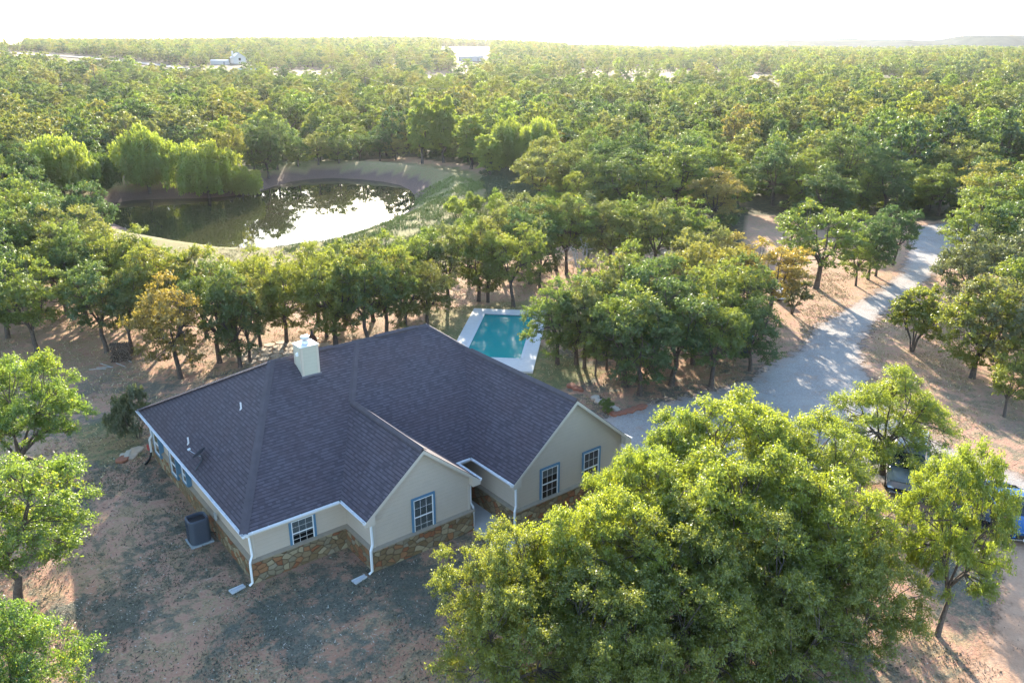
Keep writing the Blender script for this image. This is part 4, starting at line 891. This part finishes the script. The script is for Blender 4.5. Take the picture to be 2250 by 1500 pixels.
def building(q,P):
    name,_,_,w,d,h,rz,rt,lab,cat,wc,rc=q; t=thing(name,(P[0],P[1],P[2]-.3),lab,cat,None,YAW-math.pi/2+rz)
    wm=plain('wall_'+cat.replace(' ','_'),wc,.6,var=.04); rm=plain('roofing_'+cat.replace(' ','_'),rc,.4,var=.04)
    W,D_=w/2,d/2; m=MB()
    m.poly([(-W,-D_,0),(W,-D_,0),(W,-D_,h),(-W,-D_,h)]);m.poly([(W,D_,0),(-W,D_,0),(-W,D_,h),(W,D_,h)])
    rh=d*(.30 if rt=='gable' else .10)
    if q[0]=='far_house' and w<12:   # gable towards viewer
        m=MB(); m.poly([(-W,-D_,0),(W,-D_,0),(W,-D_,h),(0,-D_,h+3),(-W,-D_,h)]);m.poly([(W,D_,0),(-W,D_,0),(-W,D_,h),(0,D_,h+3),(W,D_,h)]);m.poly([(W,-D_,0),(W,D_,0),(W,D_,h),(W,-D_,h)]);m.poly([(-W,D_,0),(-W,-D_,0),(-W,-D_,h),(-W,D_,h)])
        m.build('wall',wm,t); r=MB(); e=.4
        for s in (-1,1): r.poly([(s*(W+e),-D_-e,h-.25),(s*(W+e),D_+e,h-.25),(0,D_+e,h+3.1),(0,-D_-e,h+3.1)]); r.poly([(s*(W+e),-D_-e,h-.4),(s*(W+e),D_+e,h-.4),(0,D_+e,h+2.95),(0,-D_-e,h+2.95)][::-1])
        r.build('roof',rm,t); MB().box(-W+.3,-W+1.3,-.6,.6,h,h+4.4).build('chimney',wm,t)
        MB().box(-.8,.8,-D_-.08,-D_-.02,h-2.2,h-.4).build('window',DARK,t); MB().box(W+.02,W+.08,-1,1,1.2,2.8).build('window',DARK,t); return
    m.poly([(W,-D_,0),(W,D_,0),(W,D_,h),(W,0,h+rh),(W,-D_,h)]);m.poly([(-W,D_,0),(-W,-D_,0),(-W,-D_,h),(-W,0,h+rh),(-W,D_,h)]); m.build('wall',wm,t)
    r=MB(); e=.35 if rt=='gable' else .12
    for s in (-1,1):
        z=h-e*rh/D_; r.poly([(-W-e,s*(D_+e),z+.06),(W+e,s*(D_+e),z+.06),(W+e,0,h+rh+.08),(-W-e,0,h+rh+.08)]); r.poly([(-W-e,s*(D_+e),z-.12),(W+e,s*(D_+e),z-.12),(W+e,0,h+rh-.12),(-W-e,0,h+rh-.12)][::-1]); r.poly([(-W-e,s*(D_+e),z-.12),(W+e,s*(D_+e),z-.12),(W+e,s*(D_+e),z+.06),(-W-e,s*(D_+e),z+.06)])
    r.build('roof',rm,t)
    if cat in('house','barn') or w>20:
        n=max(2,int(w/7))
        for k in range(n):
            x=-W+w*(k+.5)/n; MB().box(x-.7,x+.7,-D_-.07,-D_-.02,1.0,2.3).build('window',DARK,t)
    MB().box(W*.55-.6,W*.55+.6,-D_-.06,-D_-.015,0,2.1 if h<5 else 3.4).build('door',plain('far_door',(.2,.2,.22),.6),t)
for q,P in zip(BLDS,BP): building(q,P)
PP=pool_points()
uxx,uyy=px(PP[:,[0,1,3]]); vis=(uxx>-60)&(uxx<2310)&(uyy>60)
NIND=300-len(placed)+10
idx=np.where(vis)[0][:NIND]; msk=np.zeros(len(PP),bool); msk[idx]=True
def zone(x,y):
    a='in the left part of the wood' if x<560 else 'in the wood behind the pond' if x<1100 else 'in the wood right of the pond' if x<1650 else 'in the right part of the wood'
    return a
for n_,i in enumerate(idx):
    X,Y,d,z=PP[i]; r=random.Random(n_*7+1); k=r.choices(['oak','dark','olive','near','rust'],[6,4,4,2,.10])[0]
    H=r.choice([r.uniform(4.5,7),r.uniform(6.5,9),r.uniform(8.5,11.5)]); R=min(4.8,H*r.uniform(.36,.54))
    key=('m%d'%r.randrange(5)) if d<135 else ('f%d'%r.randrange(4)); 
    w={'oak':'green','dark':'dark green','olive':'olive green','near':'bright green','rust':'rusty'}[k]; s_='tall' if H>8.2 else 'low'
    lb_='%s %s tree %s, %s'%(s_,w,zone(uxx[i],uyy[i]),'front rows' if uyy[i]>330 else 'back rows')
    tree(key,X,Y,H,R,k,lb_,group=lb_.replace(' tree',' trees'),name='wood_tree')
rest=PP[~msk]
def scatter(name,P,S,lib,kinds,label=None,rs=1,weights=None):
    """one mass of trees: the points carry size and variety, geometry nodes set a tree on each"""
    c=bpy.data.collections.new(name+'_source'); srcs=[]
    for ky in lib:
        tm,cm=LIB[ky]
        for kd in kinds:
            me=cm.copy(); me.materials.clear(); me.materials.append(KM[kd]); me.materials.append(BARK)
            if ky[0] in 'fd':
                # crown and trunk in one mesh
                import bmesh
                b=bmesh.new(); b.from_mesh(me); nf=len(b.faces); b.from_mesh(tm); b.faces.ensure_lookup_table()
                for fc in list(b.faces)[nf:]: fc.material_index=1
                b.to_mesh(me); b.free()
            o=bpy.data.objects.new('%s_%02d'%(name,len(srcs)),me); c.objects.link(o); srcs.append(o)
    me=bpy.data.meshes.new(name); me.vertices.add(len(P)); me.vertices.foreach_set('co',np.ascontiguousarray(P,dtype='f').ravel())
    rg=np.random.default_rng(rs)
    for a,v,ty in (('sc',S,'FLOAT_VECTOR'),):
        A=me.attributes.new(a,ty,'POINT'); A.data.foreach_set('vector',np.ascontiguousarray(v,dtype='f').ravel())
    A=me.attributes.new('rot','FLOAT','POINT'); A.data.foreach_set('value',rg.uniform(0,6.28,len(P)).astype('f'))
    ch=rg.choice(len(kinds),len(P),p=np.array(weights)/sum(weights)) if weights else rg.integers(0,len(kinds),len(P))
    A=me.attributes.new('pick','INT','POINT'); A.data.foreach_set('value',(rg.integers(0,len(lib),len(P))*len(kinds)+ch).astype('i'))
    o=bpy.data.objects.new(name,me); COL.objects.link(o); tag(o,kind='stuff')
    if label: tag(o,label,'wood')
    g=bpy.data.node_groups.new(name,'GeometryNodeTree'); g.interface.new_socket('Geometry',in_out='INPUT',socket_type='NodeSocketGeometry'); g.interface.new_socket('Geometry',in_out='OUTPUT',socket_type='NodeSocketGeometry')
    N=g.nodes.new; gi=N('NodeGroupInput');go=N('NodeGroupOutput');mp=N('GeometryNodeMeshToPoints');ip=N('GeometryNodeInstanceOnPoints');ci=N('GeometryNodeCollectionInfo')
    ci.inputs['Collection'].default_value=c; ci.inputs['Separate Children'].default_value=True; ci.inputs['Reset Children'].default_value=True
    def na(nm,ty): x=N('GeometryNodeInputNamedAttribute'); x.data_type=ty; x.inputs['Name'].default_value=nm; return x.outputs['Attribute']
    cx=N('ShaderNodeCombineXYZ'); lk=g.links.new
    lk(gi.outputs[0],mp.inputs['Mesh']); lk(mp.outputs[0],ip.inputs['Points']); lk(ci.outputs[0],ip.inputs['Instance']); ip.inputs['Pick Instance'].default_value=True
    lk(na('pick','INT'),ip.inputs['Instance Index']); lk(na('rot','FLOAT'),cx.inputs[2]); er=N('FunctionNodeEulerToRotation'); lk(cx.outputs[0],er.inputs[0]); lk(er.outputs[0],ip.inputs['Rotation']); lk(na('sc','FLOAT_VECTOR'),ip.inputs['Scale']); lk(ip.outputs[0],go.inputs[0])
    md=o.modifiers.new('scatter','NODES'); md.node_group=g; return o
def sizes(n,lo,hi,rs):
    rg=np.random.default_rng(rs); h=rg.uniform(lo,hi,n); w=h*rg.uniform(.85,1.2,n); return np.stack([w,w,h],1)
a=rest[rest[:,2]<430]; b=rest[rest[:,2]>=430]
WK=['oak','dark','olive','near','rust']; WW=[6,4,4,1.6,.07]
scatter('wood',a[:,[0,1,3]],sizes(len(a),.62,1.42,1),['f0','f1','f2','f3'],WK,weights=WW,rs=1)
scatter('far_wood',b[:,[0,1,3]]-np.array([0,0,.6]),sizes(len(b),.7,1.45,2),['d0','d1','d2','d3'],WK,weights=WW,rs=2)
# undergrowth below and between the trees
def under():
    g=np.arange(-430,430,3.4); X,Y=np.meshgrid(g,g); rg=np.random.default_rng(8); X=X.ravel()+rg.uniform(-1.6,1.6,X.size)+CAM[0];Y=Y.ravel()+rg.uniform(-1.6,1.6,Y.size)+CAM[1]
    dx,dy=X-CAM[0],Y-CAM[1]; d=np.hypot(dx,dy); az=(YAW-np.arctan2(dy,dx)+np.pi)%(2*np.pi)-np.pi; m=(d>98)&(d<430)&(np.abs(az)<R_(37)); X,Y,d=X[m],Y[m],d[m]
    Z=terrain(X,Y); ux,uy=px(np.stack([X,Y,Z],1)); k=rg.random(len(X))<.62
    for p in NOGO+CLEAR: k&=~inpoly(ux,uy,p)
    for p in SPARSE: k&=~inpoly(ux,uy,p)
    k&=(sdist(X,Y,POND)>6)
    br=inpoly(ux,uy,[(1060,380),(1150,385),(1205,430),(1190,455),(1120,462),(1075,440)])
    P=np.stack([X,Y,Z],1); S=sizes(len(P),.5,1.5,9)
    scatter('undergrowth',P[k],S[k],['b1'],['dark','olive','grey','oak'],rs=9)
    g2=rg.random(len(P))<.9
    q=np.array([at(x,y) for x,y in zip(rg.uniform(1060,1200,500),rg.uniform(382,462,500)) if inpoly(x,y,[(1060,380),(1150,385),(1205,430),(1190,455),(1120,462),(1075,440)])])
    S=sizes(len(q),.4,.75,10); scatter('grey_brush',q,S,['b1'],['grey'],rs=10)
under()
# ---------------------------------------------------------------- ground litter and grass tufts around the house
def blades(name,n,region,mat,h,w,seed,lay=0.0,avoid=()):
    rg=np.random.default_rng(seed); x0,x1,y0,y1=region; X=rg.uniform(x0,x1,n);Y=rg.uniform(y0,y1,n)
    k=(noise2(X,Y,1.7,seed)+.6*noise2(X,Y,.6,seed+3)+rg.normal(0,.35,n))>.0
    for p in avoid: k&=~inpoly(X,Y,p)
    X,Y=X[k],Y[k]; n=len(X); P=np.stack([X,Y,terrain(X,Y)],1); a=rg.uniform(0,6.28,n); u=np.stack([np.cos(a),np.sin(a),np.zeros(n)],1); up=np.stack([rg.normal(0,.6+lay,n),rg.normal(0,.6+lay,n),np.full(n,1.-lay*.85)],1)
    H=h*rg.uniform(.5,1.4,n)[:,None]; W=w*rg.uniform(.6,1.4,n)[:,None]
    up[:,2]=np.abs(up[:,2])+.05
    V=np.stack([P-u*W,P+u*W,P+u*W*.3+up*H,P-u*W*.3+up*H],1).reshape(-1,3); V[:,2]+=.01
    me=fastmesh(name,V,np.arange(n*4).reshape(-1,4),[mat],attr={'lr':('FACE',rg.random(n)),'lq':('FACE',rg.random(n))}); o=bpy.data.objects.new(name,me); COL.objects.link(o); return tag(o,kind='stuff')
gb=NB('lawn_blade'); g1=gb.attr('lr'); gm_=gb.pbr(gb.ramp(g1,[(0,(.075,.078,.058)),(.6,(.15,.15,.11)),(.93,(.20,.20,.13)),(1,(.5,.5,.42))]),.9,spec=.1)
sb=NB('straw_blade'); s1=sb.attr('lr'); sm_=sb.pbr(sb.ramp(s1,[(0,(.22,.16,.08)),(.7,(.45,.34,.17)),(1,(.62,.52,.32))]),.9,spec=.1)
HOUSEP=[(0.1,.1),(4.6,.1),(4.6,-2.3),(10.2,-2.3),(19,-3.7),(19,15.4),(.1,15.4)]
blades('grass',150000,(-16,20,-22,16),gm_,.055,.022,21,avoid=[HOUSEP,DRIVE])
blades('leaf_litter',30000,(-16,22,-22,16),plain('litter',(.50,.44,.36),.9,var=.5),.03,.022,31,lay=1.0,avoid=[HOUSEP])
blades('dark_tufts',60000,(-18,24,-22,20),plain('tuft',(.07,.06,.045),.95,var=.5),.05,.035,33,lay=.5,avoid=[HOUSEP,DRIVE])
blades('dry_grass',150000,(-25,62,14,62),sm_,.10,.035,22,lay=.3,avoid=[HOUSEP,DRIVE,rot45([(S0,T0),(S1,T0),(S1,T1),(S0,T1)])])
blades('straw_grass',90000,(24,66,-24,16),sm_,.10,.03,23,lay=.3,avoid=[DRIVE,TRACK,rot45([(S0,T0),(S1,T0),(S1,T1),(S0,T1)])])
_x=[flat(x,y,0) for x,y in [(640,548),(780,520),(900,465),(1000,400),(1060,400),(980,480),(800,560),(680,575)]]
bx=[p[0] for p in _x]; by=[p[1] for p in _x]
blades('bank_grass',70000,(min(bx),max(bx),min(by),max(by)),plain('bank_blade',(.22,.25,.07),.9,var=.3),.25,.05,24,avoid=[POND])
# ---------------------------------------------------------------- rocks, firewood, patio
def rock(x,y,sx,sy,sz,mat,label,group,seed,name='rock',rz=0,flatr=False):
    rg=random.Random(seed); n=rg.randint(5,7); pts=[]
    for k in range(n): a_=2*math.pi*(k+rg.uniform(-.25,.25))/n; pts.append((sx*math.cos(a_)*rg.uniform(.8,1.1),sy*math.sin(a_)*rg.uniform(.8,1.1)))
    m=MB(); lo=[(p[0]*1.03,p[1]*1.03,-.04) for p in pts]; mi=[(p[0],p[1],sz*.75+rg.uniform(-.1,.1)*sz) for p in pts]; hi=[(p[0]*.8,p[1]*.8,sz*rg.uniform(.9,1.1)) for p in pts]
    for i in range(n): j=(i+1)%n; m.poly([lo[i],lo[j],mi[j],mi[i]]); m.poly([mi[i],mi[j],hi[j],hi[i]])
    m.poly(hi); o=m.build(name,mat); o.location=(x,y,hgt(x,y)); o.rotation_euler=(0,0,rz); return tag(o,label,'rock',group)
for i,(x,y,s,l) in enumerate([(299,990,.42,'flat red flagstone nearest the house corner bush'),(284,1003,.5,'large flat flagstone in the row of stones by the left house corner'),(283,996,.18,'small pale block beside the large flagstone'),(279,1001,.2,'pale squared block in the little stone row'),(279,1006,.2,'lower pale squared block in the little stone row'),(269,1003,.15,'leftmost pale block of the little stone row'),(269,1011,.34,'reddish brown rock at the low end of the stone row')]):
    X,Y,_=at(x,y); rock(X,Y,s*1.25,s,.08 if i<2 else .16,FLAG if i<2 else (ROCKR if i==6 else ROCKT),l,'stones by the left house corner',i,'flat_stone' if i<2 else 'rock',YAW)
edge=[(1308,875),(1313,880),(1319,884),(1325,890),(1330,893),(1337,897),(1344,896),(1350,899),(1356,903),(1344,910),(1350,913),(1358,911),(1364,909),(1371,909),(1377,907),(1383,905),(1388,903),(1393,900),(1399,899),(1405,898),(1410,896),(1416,894),(1255,848),(1262,852),(1269,855),(1276,858)]
for i,(x,y) in enumerate(edge):
    X,Y,_=at(x,y); rr=random.Random(i).uniform(.16,.34); red=i>=9
    rock(X,Y,rr*1.2,rr,.16,ROCKR if red else ROCKT,('red brown rock edging the gravel behind the right gable' if red and i<22 else 'red rock in the short row below the pool' if red else 'pale rock in the rough border behind the right gable'),('red rocks edging the gravel' if i<22 and red else 'red rocks below the pool' if red else 'pale border rocks'),40+i,rz=i*1.3)
tag(MB().tube([(*at(1316,873)[:2],.08),(*at(1342,890)[:2],.10)],.09,7).build('log',LOGM),'fallen log lying beside the pale rock border','log')
fx,fy,_=at(268,792); fw=thing('firewood_stack',(fx,fy,0),'dark stack of firewood logs between two leaning oaks','firewood',rz=YAW-math.pi/2+.25)
rr=random.Random(4)
for i in range(9):
    for j in range(9):
        r=rr.uniform(.055,.085); x=-.62+i*.155+rr.uniform(-.02,.02)+(.07 if j%2 else 0); z=.08+j*.148
        MB().tube([(x,-.33+rr.uniform(-.05,.05),z),(x,.33+rr.uniform(-.05,.05),z+rr.uniform(-.02,.02))],r,6).build('log',LOGM,fw)
for k in range(5): x,y=fx+rr.uniform(-1.6,.8),fy+rr.uniform(-1.6,-.8); a_=rr.uniform(0,3); tag(MB().tube([(x,y,.05),(x+1.1*math.cos(a_),y+1.1*math.sin(a_),.09)],.03,5).build('stick',DEADW),'loose pale stick lying in front of the firewood stack','stick','sticks by the firewood stack')
# patio
pc=at(612,772); rg=random.Random(9); pat=thing('patio',(pc[0],pc[1],0),'tan flagstone patio behind the left end of the roof','patio')
for i in range(-3,4):
    for j in range(-2,3):
        if i*i/9+j*j/4>1.35: continue
        cx,cy=i*.95+(.4 if j%2 else 0),j*.85; n=6; pts=[]
        for k in range(n): a_=2*math.pi*k/n+.3; pts.append((cx+.50*math.cos(a_)*rg.uniform(.86,1.05),cy+.47*math.sin(a_)*rg.uniform(.86,1.05)))
        MB().prism(pts,-.02,.05+rg.uniform(0,.012)).build('flagstone',FLAG,pat)
# chiminea behind the chimney
X,Y,_=at(688,768); ci_=thing('fire_barrel',(X,Y,0),'rusty domed iron fire barrel standing behind the chimney','fire pit')
MB().lathe((0,0,0),[(.30,.0),(.34,.1),(.36,.8),(.34,.95),(.24,1.1),(.12,1.2)],18).build('body',RUST,ci_,True); MB().lathe((0,0,1.18),[(.09,0),(.08,.45)],10).build('flue',DGREY,ci_,True); MB().obox((-.2,-.26,.6),(.14,-.12,0),(.03,.04,0),(0,0,.2)).build('door',DARK,ci_)
# blue barrel, white box, rubbish among trees
X,Y,_=at(1638,782); brl=thing('barrel',(X,Y,0),'tall dark barrel with a blue lid behind the bent trunk','barrel')
MB().lathe((0,0,0),[(.36,0),(.38,.1),(.38,.7),(.40,.72),(.38,.75),(.38,1.4),(.36,1.5)],18).build('body',plain('dark_drum',(.03,.045,.075),.5),brl,True); MB().lathe((0,0,1.5),[(.40,0),(.40,.16),(.3,.22)],18).build('lid',plain('blue_lid',(.05,.30,.40),.45),brl,True)
# ---------------------------------------------------------------- vehicles
def car(name,x,y,rz,col,label,cat,kind='sedan',plate=False,z=0,frontblack=False):
    t=thing(name,(x,y,z),label,cat,None,rz); pm=plain(name+'_paint',col,.22,.35,var=.04,spec=.7); 
    Lh,W=(2.35,.90) if kind=='sedan' else (2.75,.98)
    # side profile stations: x, half width, z bottom, z shoulder, z top, top half width
    if kind=='sedan': st=[(-Lh,.66,.42,.62,.78,.52),(-Lh+.12,.82,.28,.70,.90,.66),(-1.85,.88,.22,.80,.98,.72),(-1.2,.90,.20,.84,1.03,.74),(-.6,.90,.20,.85,1.04,.74),(.1,.90,.20,.86,1.04,.74),(.9,.90,.20,.86,1.00,.74),(1.6,.88,.22,.80,.92,.74),(2.1,.84,.26,.68,.80,.68),(Lh,.68,.40,.58,.68,.55)]
    else: st=[(-Lh,.90,.50,.95,1.12,.82),(-Lh+.08,.95,.42,.98,1.20,.86),(-1.6,.97,.36,1.0,1.22,.86),(-.3,.98,.34,1.0,1.22,.86),(1.0,.98,.34,1.0,1.22,.84),(1.9,.96,.36,.98,1.16,.80),(2.5,.93,.42,.9,1.04,.76),(Lh,.85,.50,.8,.94,.66)]
    V=[];n=10
    for (sx,w,z0,z1,z2,tw) in st:
        V+=[(sx,-w*.9,z0),(sx,-w,z0+.12),(sx,-w,z1),(sx,-(w+tw)/2,(z1+z2)/2+.03),(sx,-tw,z2),(sx,tw,z2),(sx,(w+tw)/2,(z1+z2)/2+.03),(sx,w,z1),(sx,w,z0+.12),(sx,w*.9,z0)]
    Fc=[[i*n+k,i*n+(k+1)%n,(i+1)*n+(k+1)%n,(i+1)*n+k] for i in range(len(st)-1) for k in range(n)]+[list(range(n)),list(range((len(st)-1)*n,len(st)*n))[::-1]]
    bo=mesh('body',V,Fc,pm,t,True); md=bo.modifiers.new('b','SUBSURF'); md.levels=1; md.render_levels=2
    if kind=='sedan': cb=[(-1.75,.96,.70),(-1.15,1.30,.60),(-.55,1.42,.58),(.25,1.42,.58),(.75,1.28,.60),(1.25,.96,.70)]
    elif kind=='pickup': cb=[(-.55,1.15,.80),(-.42,1.78,.68),(.3,1.86,.68),(.95,1.78,.68),(1.55,1.14,.80)]
    else: cb=[(-2.6,1.15,.82),(-2.35,1.76,.70),(-1.2,1.88,.68),(.3,1.88,.68),(.95,1.78,.68),(1.6,1.14,.80)]
    gl=plain('tinted_glass',(.012,.016,.02),.06,0,spec=.9); ca=MB(); z0_=.92 if kind=='sedan' else 1.1
    for i in range(len(cb)-1):
        (xa,za,wa),(xb,zb,wb)=cb[i],cb[i+1]; wl=.74 if kind=='sedan' else .86
        ca.poly([(xa,-wa,za),(xb,-wb,zb),(xb,wb,zb),(xa,wa,za)])
        for s in (-1,1): ca.poly([(xa,s*wl,z0_),(xb,s*wl,z0_),(xb,s*wb,zb),(xa,s*wa,za)][::s])
    ca.poly([(cb[0][0],-.74,z0_),(cb[0][0],.74,z0_),(cb[0][0],cb[0][2],cb[0][1]),(cb[0][0],-cb[0][2],cb[0][1])])
    ca.build('glasshouse',gl,t)
    rf=MB(); k0,k1=(2,3) if kind=='sedan' else ((1,3) if kind=='pickup' else (1,4)); pts=cb[k0:k1+1]
    for i in range(len(pts)-1): (xa,za,wa),(xb,zb,wb)=pts[i],pts[i+1]; rf.poly([(xa,-wa-.01,za+.02),(xb,-wb-.01,zb+.02),(xb,wb+.01,zb+.02),(xa,wa+.01,za+.02)]); 
    for s in (-1,1):
        for xx in (cb[0][0],(cb[0][0]+cb[-1][0])/2,cb[-1][0]):
            q=min(max(xx,pts[0][0]),pts[-1][0]); rf.obox(((xx+q)/2,s*(.72 if kind=='sedan' else .78),(z0_+pts[0][1])/2),((q-xx)/2,0,(pts[0][1]-z0_)/2),(0,.02,0),(.035,0,.0))
    rf.build('roof',pm,t)
    wx=(1.42,-1.42) if kind=='sedan' else (1.75,-1.75); wr=.33 if kind=='sedan' else .40
    for a_ in wx:
        for s in (-1,1):
            w=thing('wheel',(a_,s*(W-.10),wr),None,None); w.parent=t
    for o in [c for c in t.children if c.name.startswith('wheel')]:
        s=1 if o.location.y>0 else -1
        m=MB(); prof=[(wr*.6,-.10),(wr*.95,-.10),(wr,-.06),(wr,.06),(wr*.95,.10),(wr*.6,.10)]
        b0=len(m.v); N_=22
        for r,y_ in prof:
            for k in range(N_): m.v.append((r*math.cos(2*math.pi*k/N_),y_,r*math.sin(2*math.pi*k/N_)))
        for i in range(len(prof)-1):
            for k in range(N_): m.f.append([i*N_+k,i*N_+(k+1)%N_,(i+1)*N_+(k+1)%N_,(i+1)*N_+k]); m.uv+=[(0,0)]*4
        m.build('tyre',plain('tyre_rubber',(.02,.02,.02),.85),o,True)
        m=MB(); m.poly([(wr*.6*math.cos(2*math.pi*k/N_),.07*s,wr*.6*math.sin(2*math.pi*k/N_)) for k in range(N_)]); m.build('rim',STEEL,o)
    # front at +x
    fx_=Lh-.02
    g=MB(); g.box(fx_-.12,fx_+.035,-.48,.48,.36,.56); g.build('grille',plain('grille_black',(.01,.01,.012),.4),t)
    bm=MB(); bm.box(fx_-.15,fx_+.07,-.70,.70,.30,.355); bm.build('bumper',plain('chrome',(.55,.58,.62),.2,.8) if frontblack else pm,t)
    for s in (-1,1): MB().obox((fx_-.10,s*.62,.64 if kind=='sedan' else .86),(.09,s*-.04,0),(.02,.15,0),(0,0,.055)).build('headlight',plain('lamp_glass',(.65,.68,.7),.1),t); MB().obox((-fx_+.06,s*.66,.72 if kind=='sedan' else .98),(.06,0,0),(0,.12,0),(0,0,.07)).build('tail_light',plain('tail_red',(.35,.01,.01),.3),t)
    if kind!='sedan': MB().obox((-fx_-.04,0,.52),(.06,0,0),(0,.9,0),(0,0,.08)).build('rear_bumper',plain('chrome_rear',(.6,.62,.65),.2,.9),t)
    if kind=='pickup': MB().box(-2.6,-.7,-.74,.74,1.222,1.235).build('bed',plain('bed_liner',(.02,.02,.022),.8),t)
    if plate:
        p=MB().box(fx_+.072,fx_+.085,-.16,.16,.28,.44).build('plate',plain('plate_white',(.75,.77,.8),.5,var=.02),t)
        m=MB(); 
        for k in range(6): m.box(fx_+.0852,fx_+.0872,-.125+k*.043,-.10+k*.043,.325,.39)
        m.build('plate_characters',plain('plate_ink',(.05,.08,.25),.6),p)
    return t
X,Y,_=at(2210,1140); car('car',X,Y,R_(51.8+180-10),(.015,.10,.26),'bright blue car at the end of the drive, half hidden by the slim oak','car',plate=True,frontblack=True)
X,Y,_=at(2112,1112); car('pickup_truck',X,Y,R_(51.8+180-22),(.02,.022,.027),'black pickup truck parked under the oak left of the blue car','pickup truck',kind='pickup')
X,Y,_=at(1992,1045); car('suv',X,Y,R_(51.8+180-28),(.26,.29,.33),'silver sport utility car parked behind the spiky oak at the drive end','car',kind='suv')
X,Y,_=at(1572,598); car('car',X,Y,R_(140),(.03,.10,.30),'dark blue car parked among the trees behind the rusty oak','car')
X,Y,_=at(1712,658); bx_=MB().box(-.9,.9,-.5,.5,.3,.9); o=bx_.build('utility_trailer',plain('trailer_white',(.6,.65,.75),.5)); o.location=(X,Y,0); o.rotation_euler=(0,0,1.0); tag(o,'small pale blue white utility trailer behind the dark bush by the drive','trailer')
tag(MB().tube([(X-.5,Y-.2,.28),(X+.5,Y+.2,.28)],.28,12).build('spare_tyre',plain('tyre_old',(.02,.02,.02),.9)),'old tyre lying under the pale utility trailer','tyre')
# red tractor in the left clearing
X,Y,Z=at(311,196); tr_=thing('tractor',(X,Y,Z),'red farm machine standing in the far left clearing','tractor',rz=.4)
MB().box(-2.2,2.2,-.6,.6,.9,1.7).build('body',plain('tractor_red',(.42,.03,.02),.4),tr_); MB().box(-1.8,-.4,-.6,.6,1.7,3.0).build('cab',plain('cab_red',(.30,.03,.02),.4),tr_)
for a_,r in ((-1.4,.85),(1.5,.55)):
    for s in (-1,1): MB().tube([(a_,s*.6,r),(a_,s*1.0,r)],r,16).build('wheel',plain('tractor_tyre',(.03,.03,.03),.9),tr_)
# utility poles with lines
poles=[(213,200,11,'tall wooden utility pole in the clearing at the left'),(118,208,10,'utility pole near the left edge of the wood'),(806,246,11,'dark utility pole rising out of the wood behind the pond'),(2058,196,9,'utility pole at the right end of the green strip'),(2025,186,9,'utility pole in the middle above the green strip'),(1920,176,10,'utility pole at the left end of the green strip'),(732,148,9,'thin utility pole in the pale far clearing'),(895,152,9,'thin utility pole right of the pale far clearing')]
PT=[]
for x,y,h,l in poles:
    X,Y,Z=at(x,y); t=thing('utility_pole',(X,Y,Z),l,'utility pole','utility poles'); s=1.0
    MB().tube([(0,0,-.3),(0,0,h)],[.20,.13],8).build('pole',BARK,t); MB().obox((0,0,h-.5),(1.1*_r[0],1.1*_r[1],0),(.06*_r[1],-.06*_r[0],0),(0,0,.07)).build('crossarm',BARK,t); PT.append((X,Y,Z+h-.4))
def wire(a,b,sag,l):
    pts=[]
    for k in range(17): u=k/16; p=Vector(a).lerp(Vector(b),u); p.z-=sag*4*u*(1-u); pts.append(p)
    tag(MB().tube(pts,.03,4).build('power_line',plain('wire_grey',(.16,.15,.14),.7)),l,'power line','power lines')
wire(PT[5],PT[4],2.4,'sagging power line over the green strip, left span'); wire(PT[4],PT[3],2.0,'sagging power line over the green strip, right span')
e=at(1010,262); wire(PT[2],(e[0],e[1],e[2]+9),1.5,'power line running right from the pole behind the pond'); wire(PT[6],PT[7],1.5,'power line between the two thin far poles')
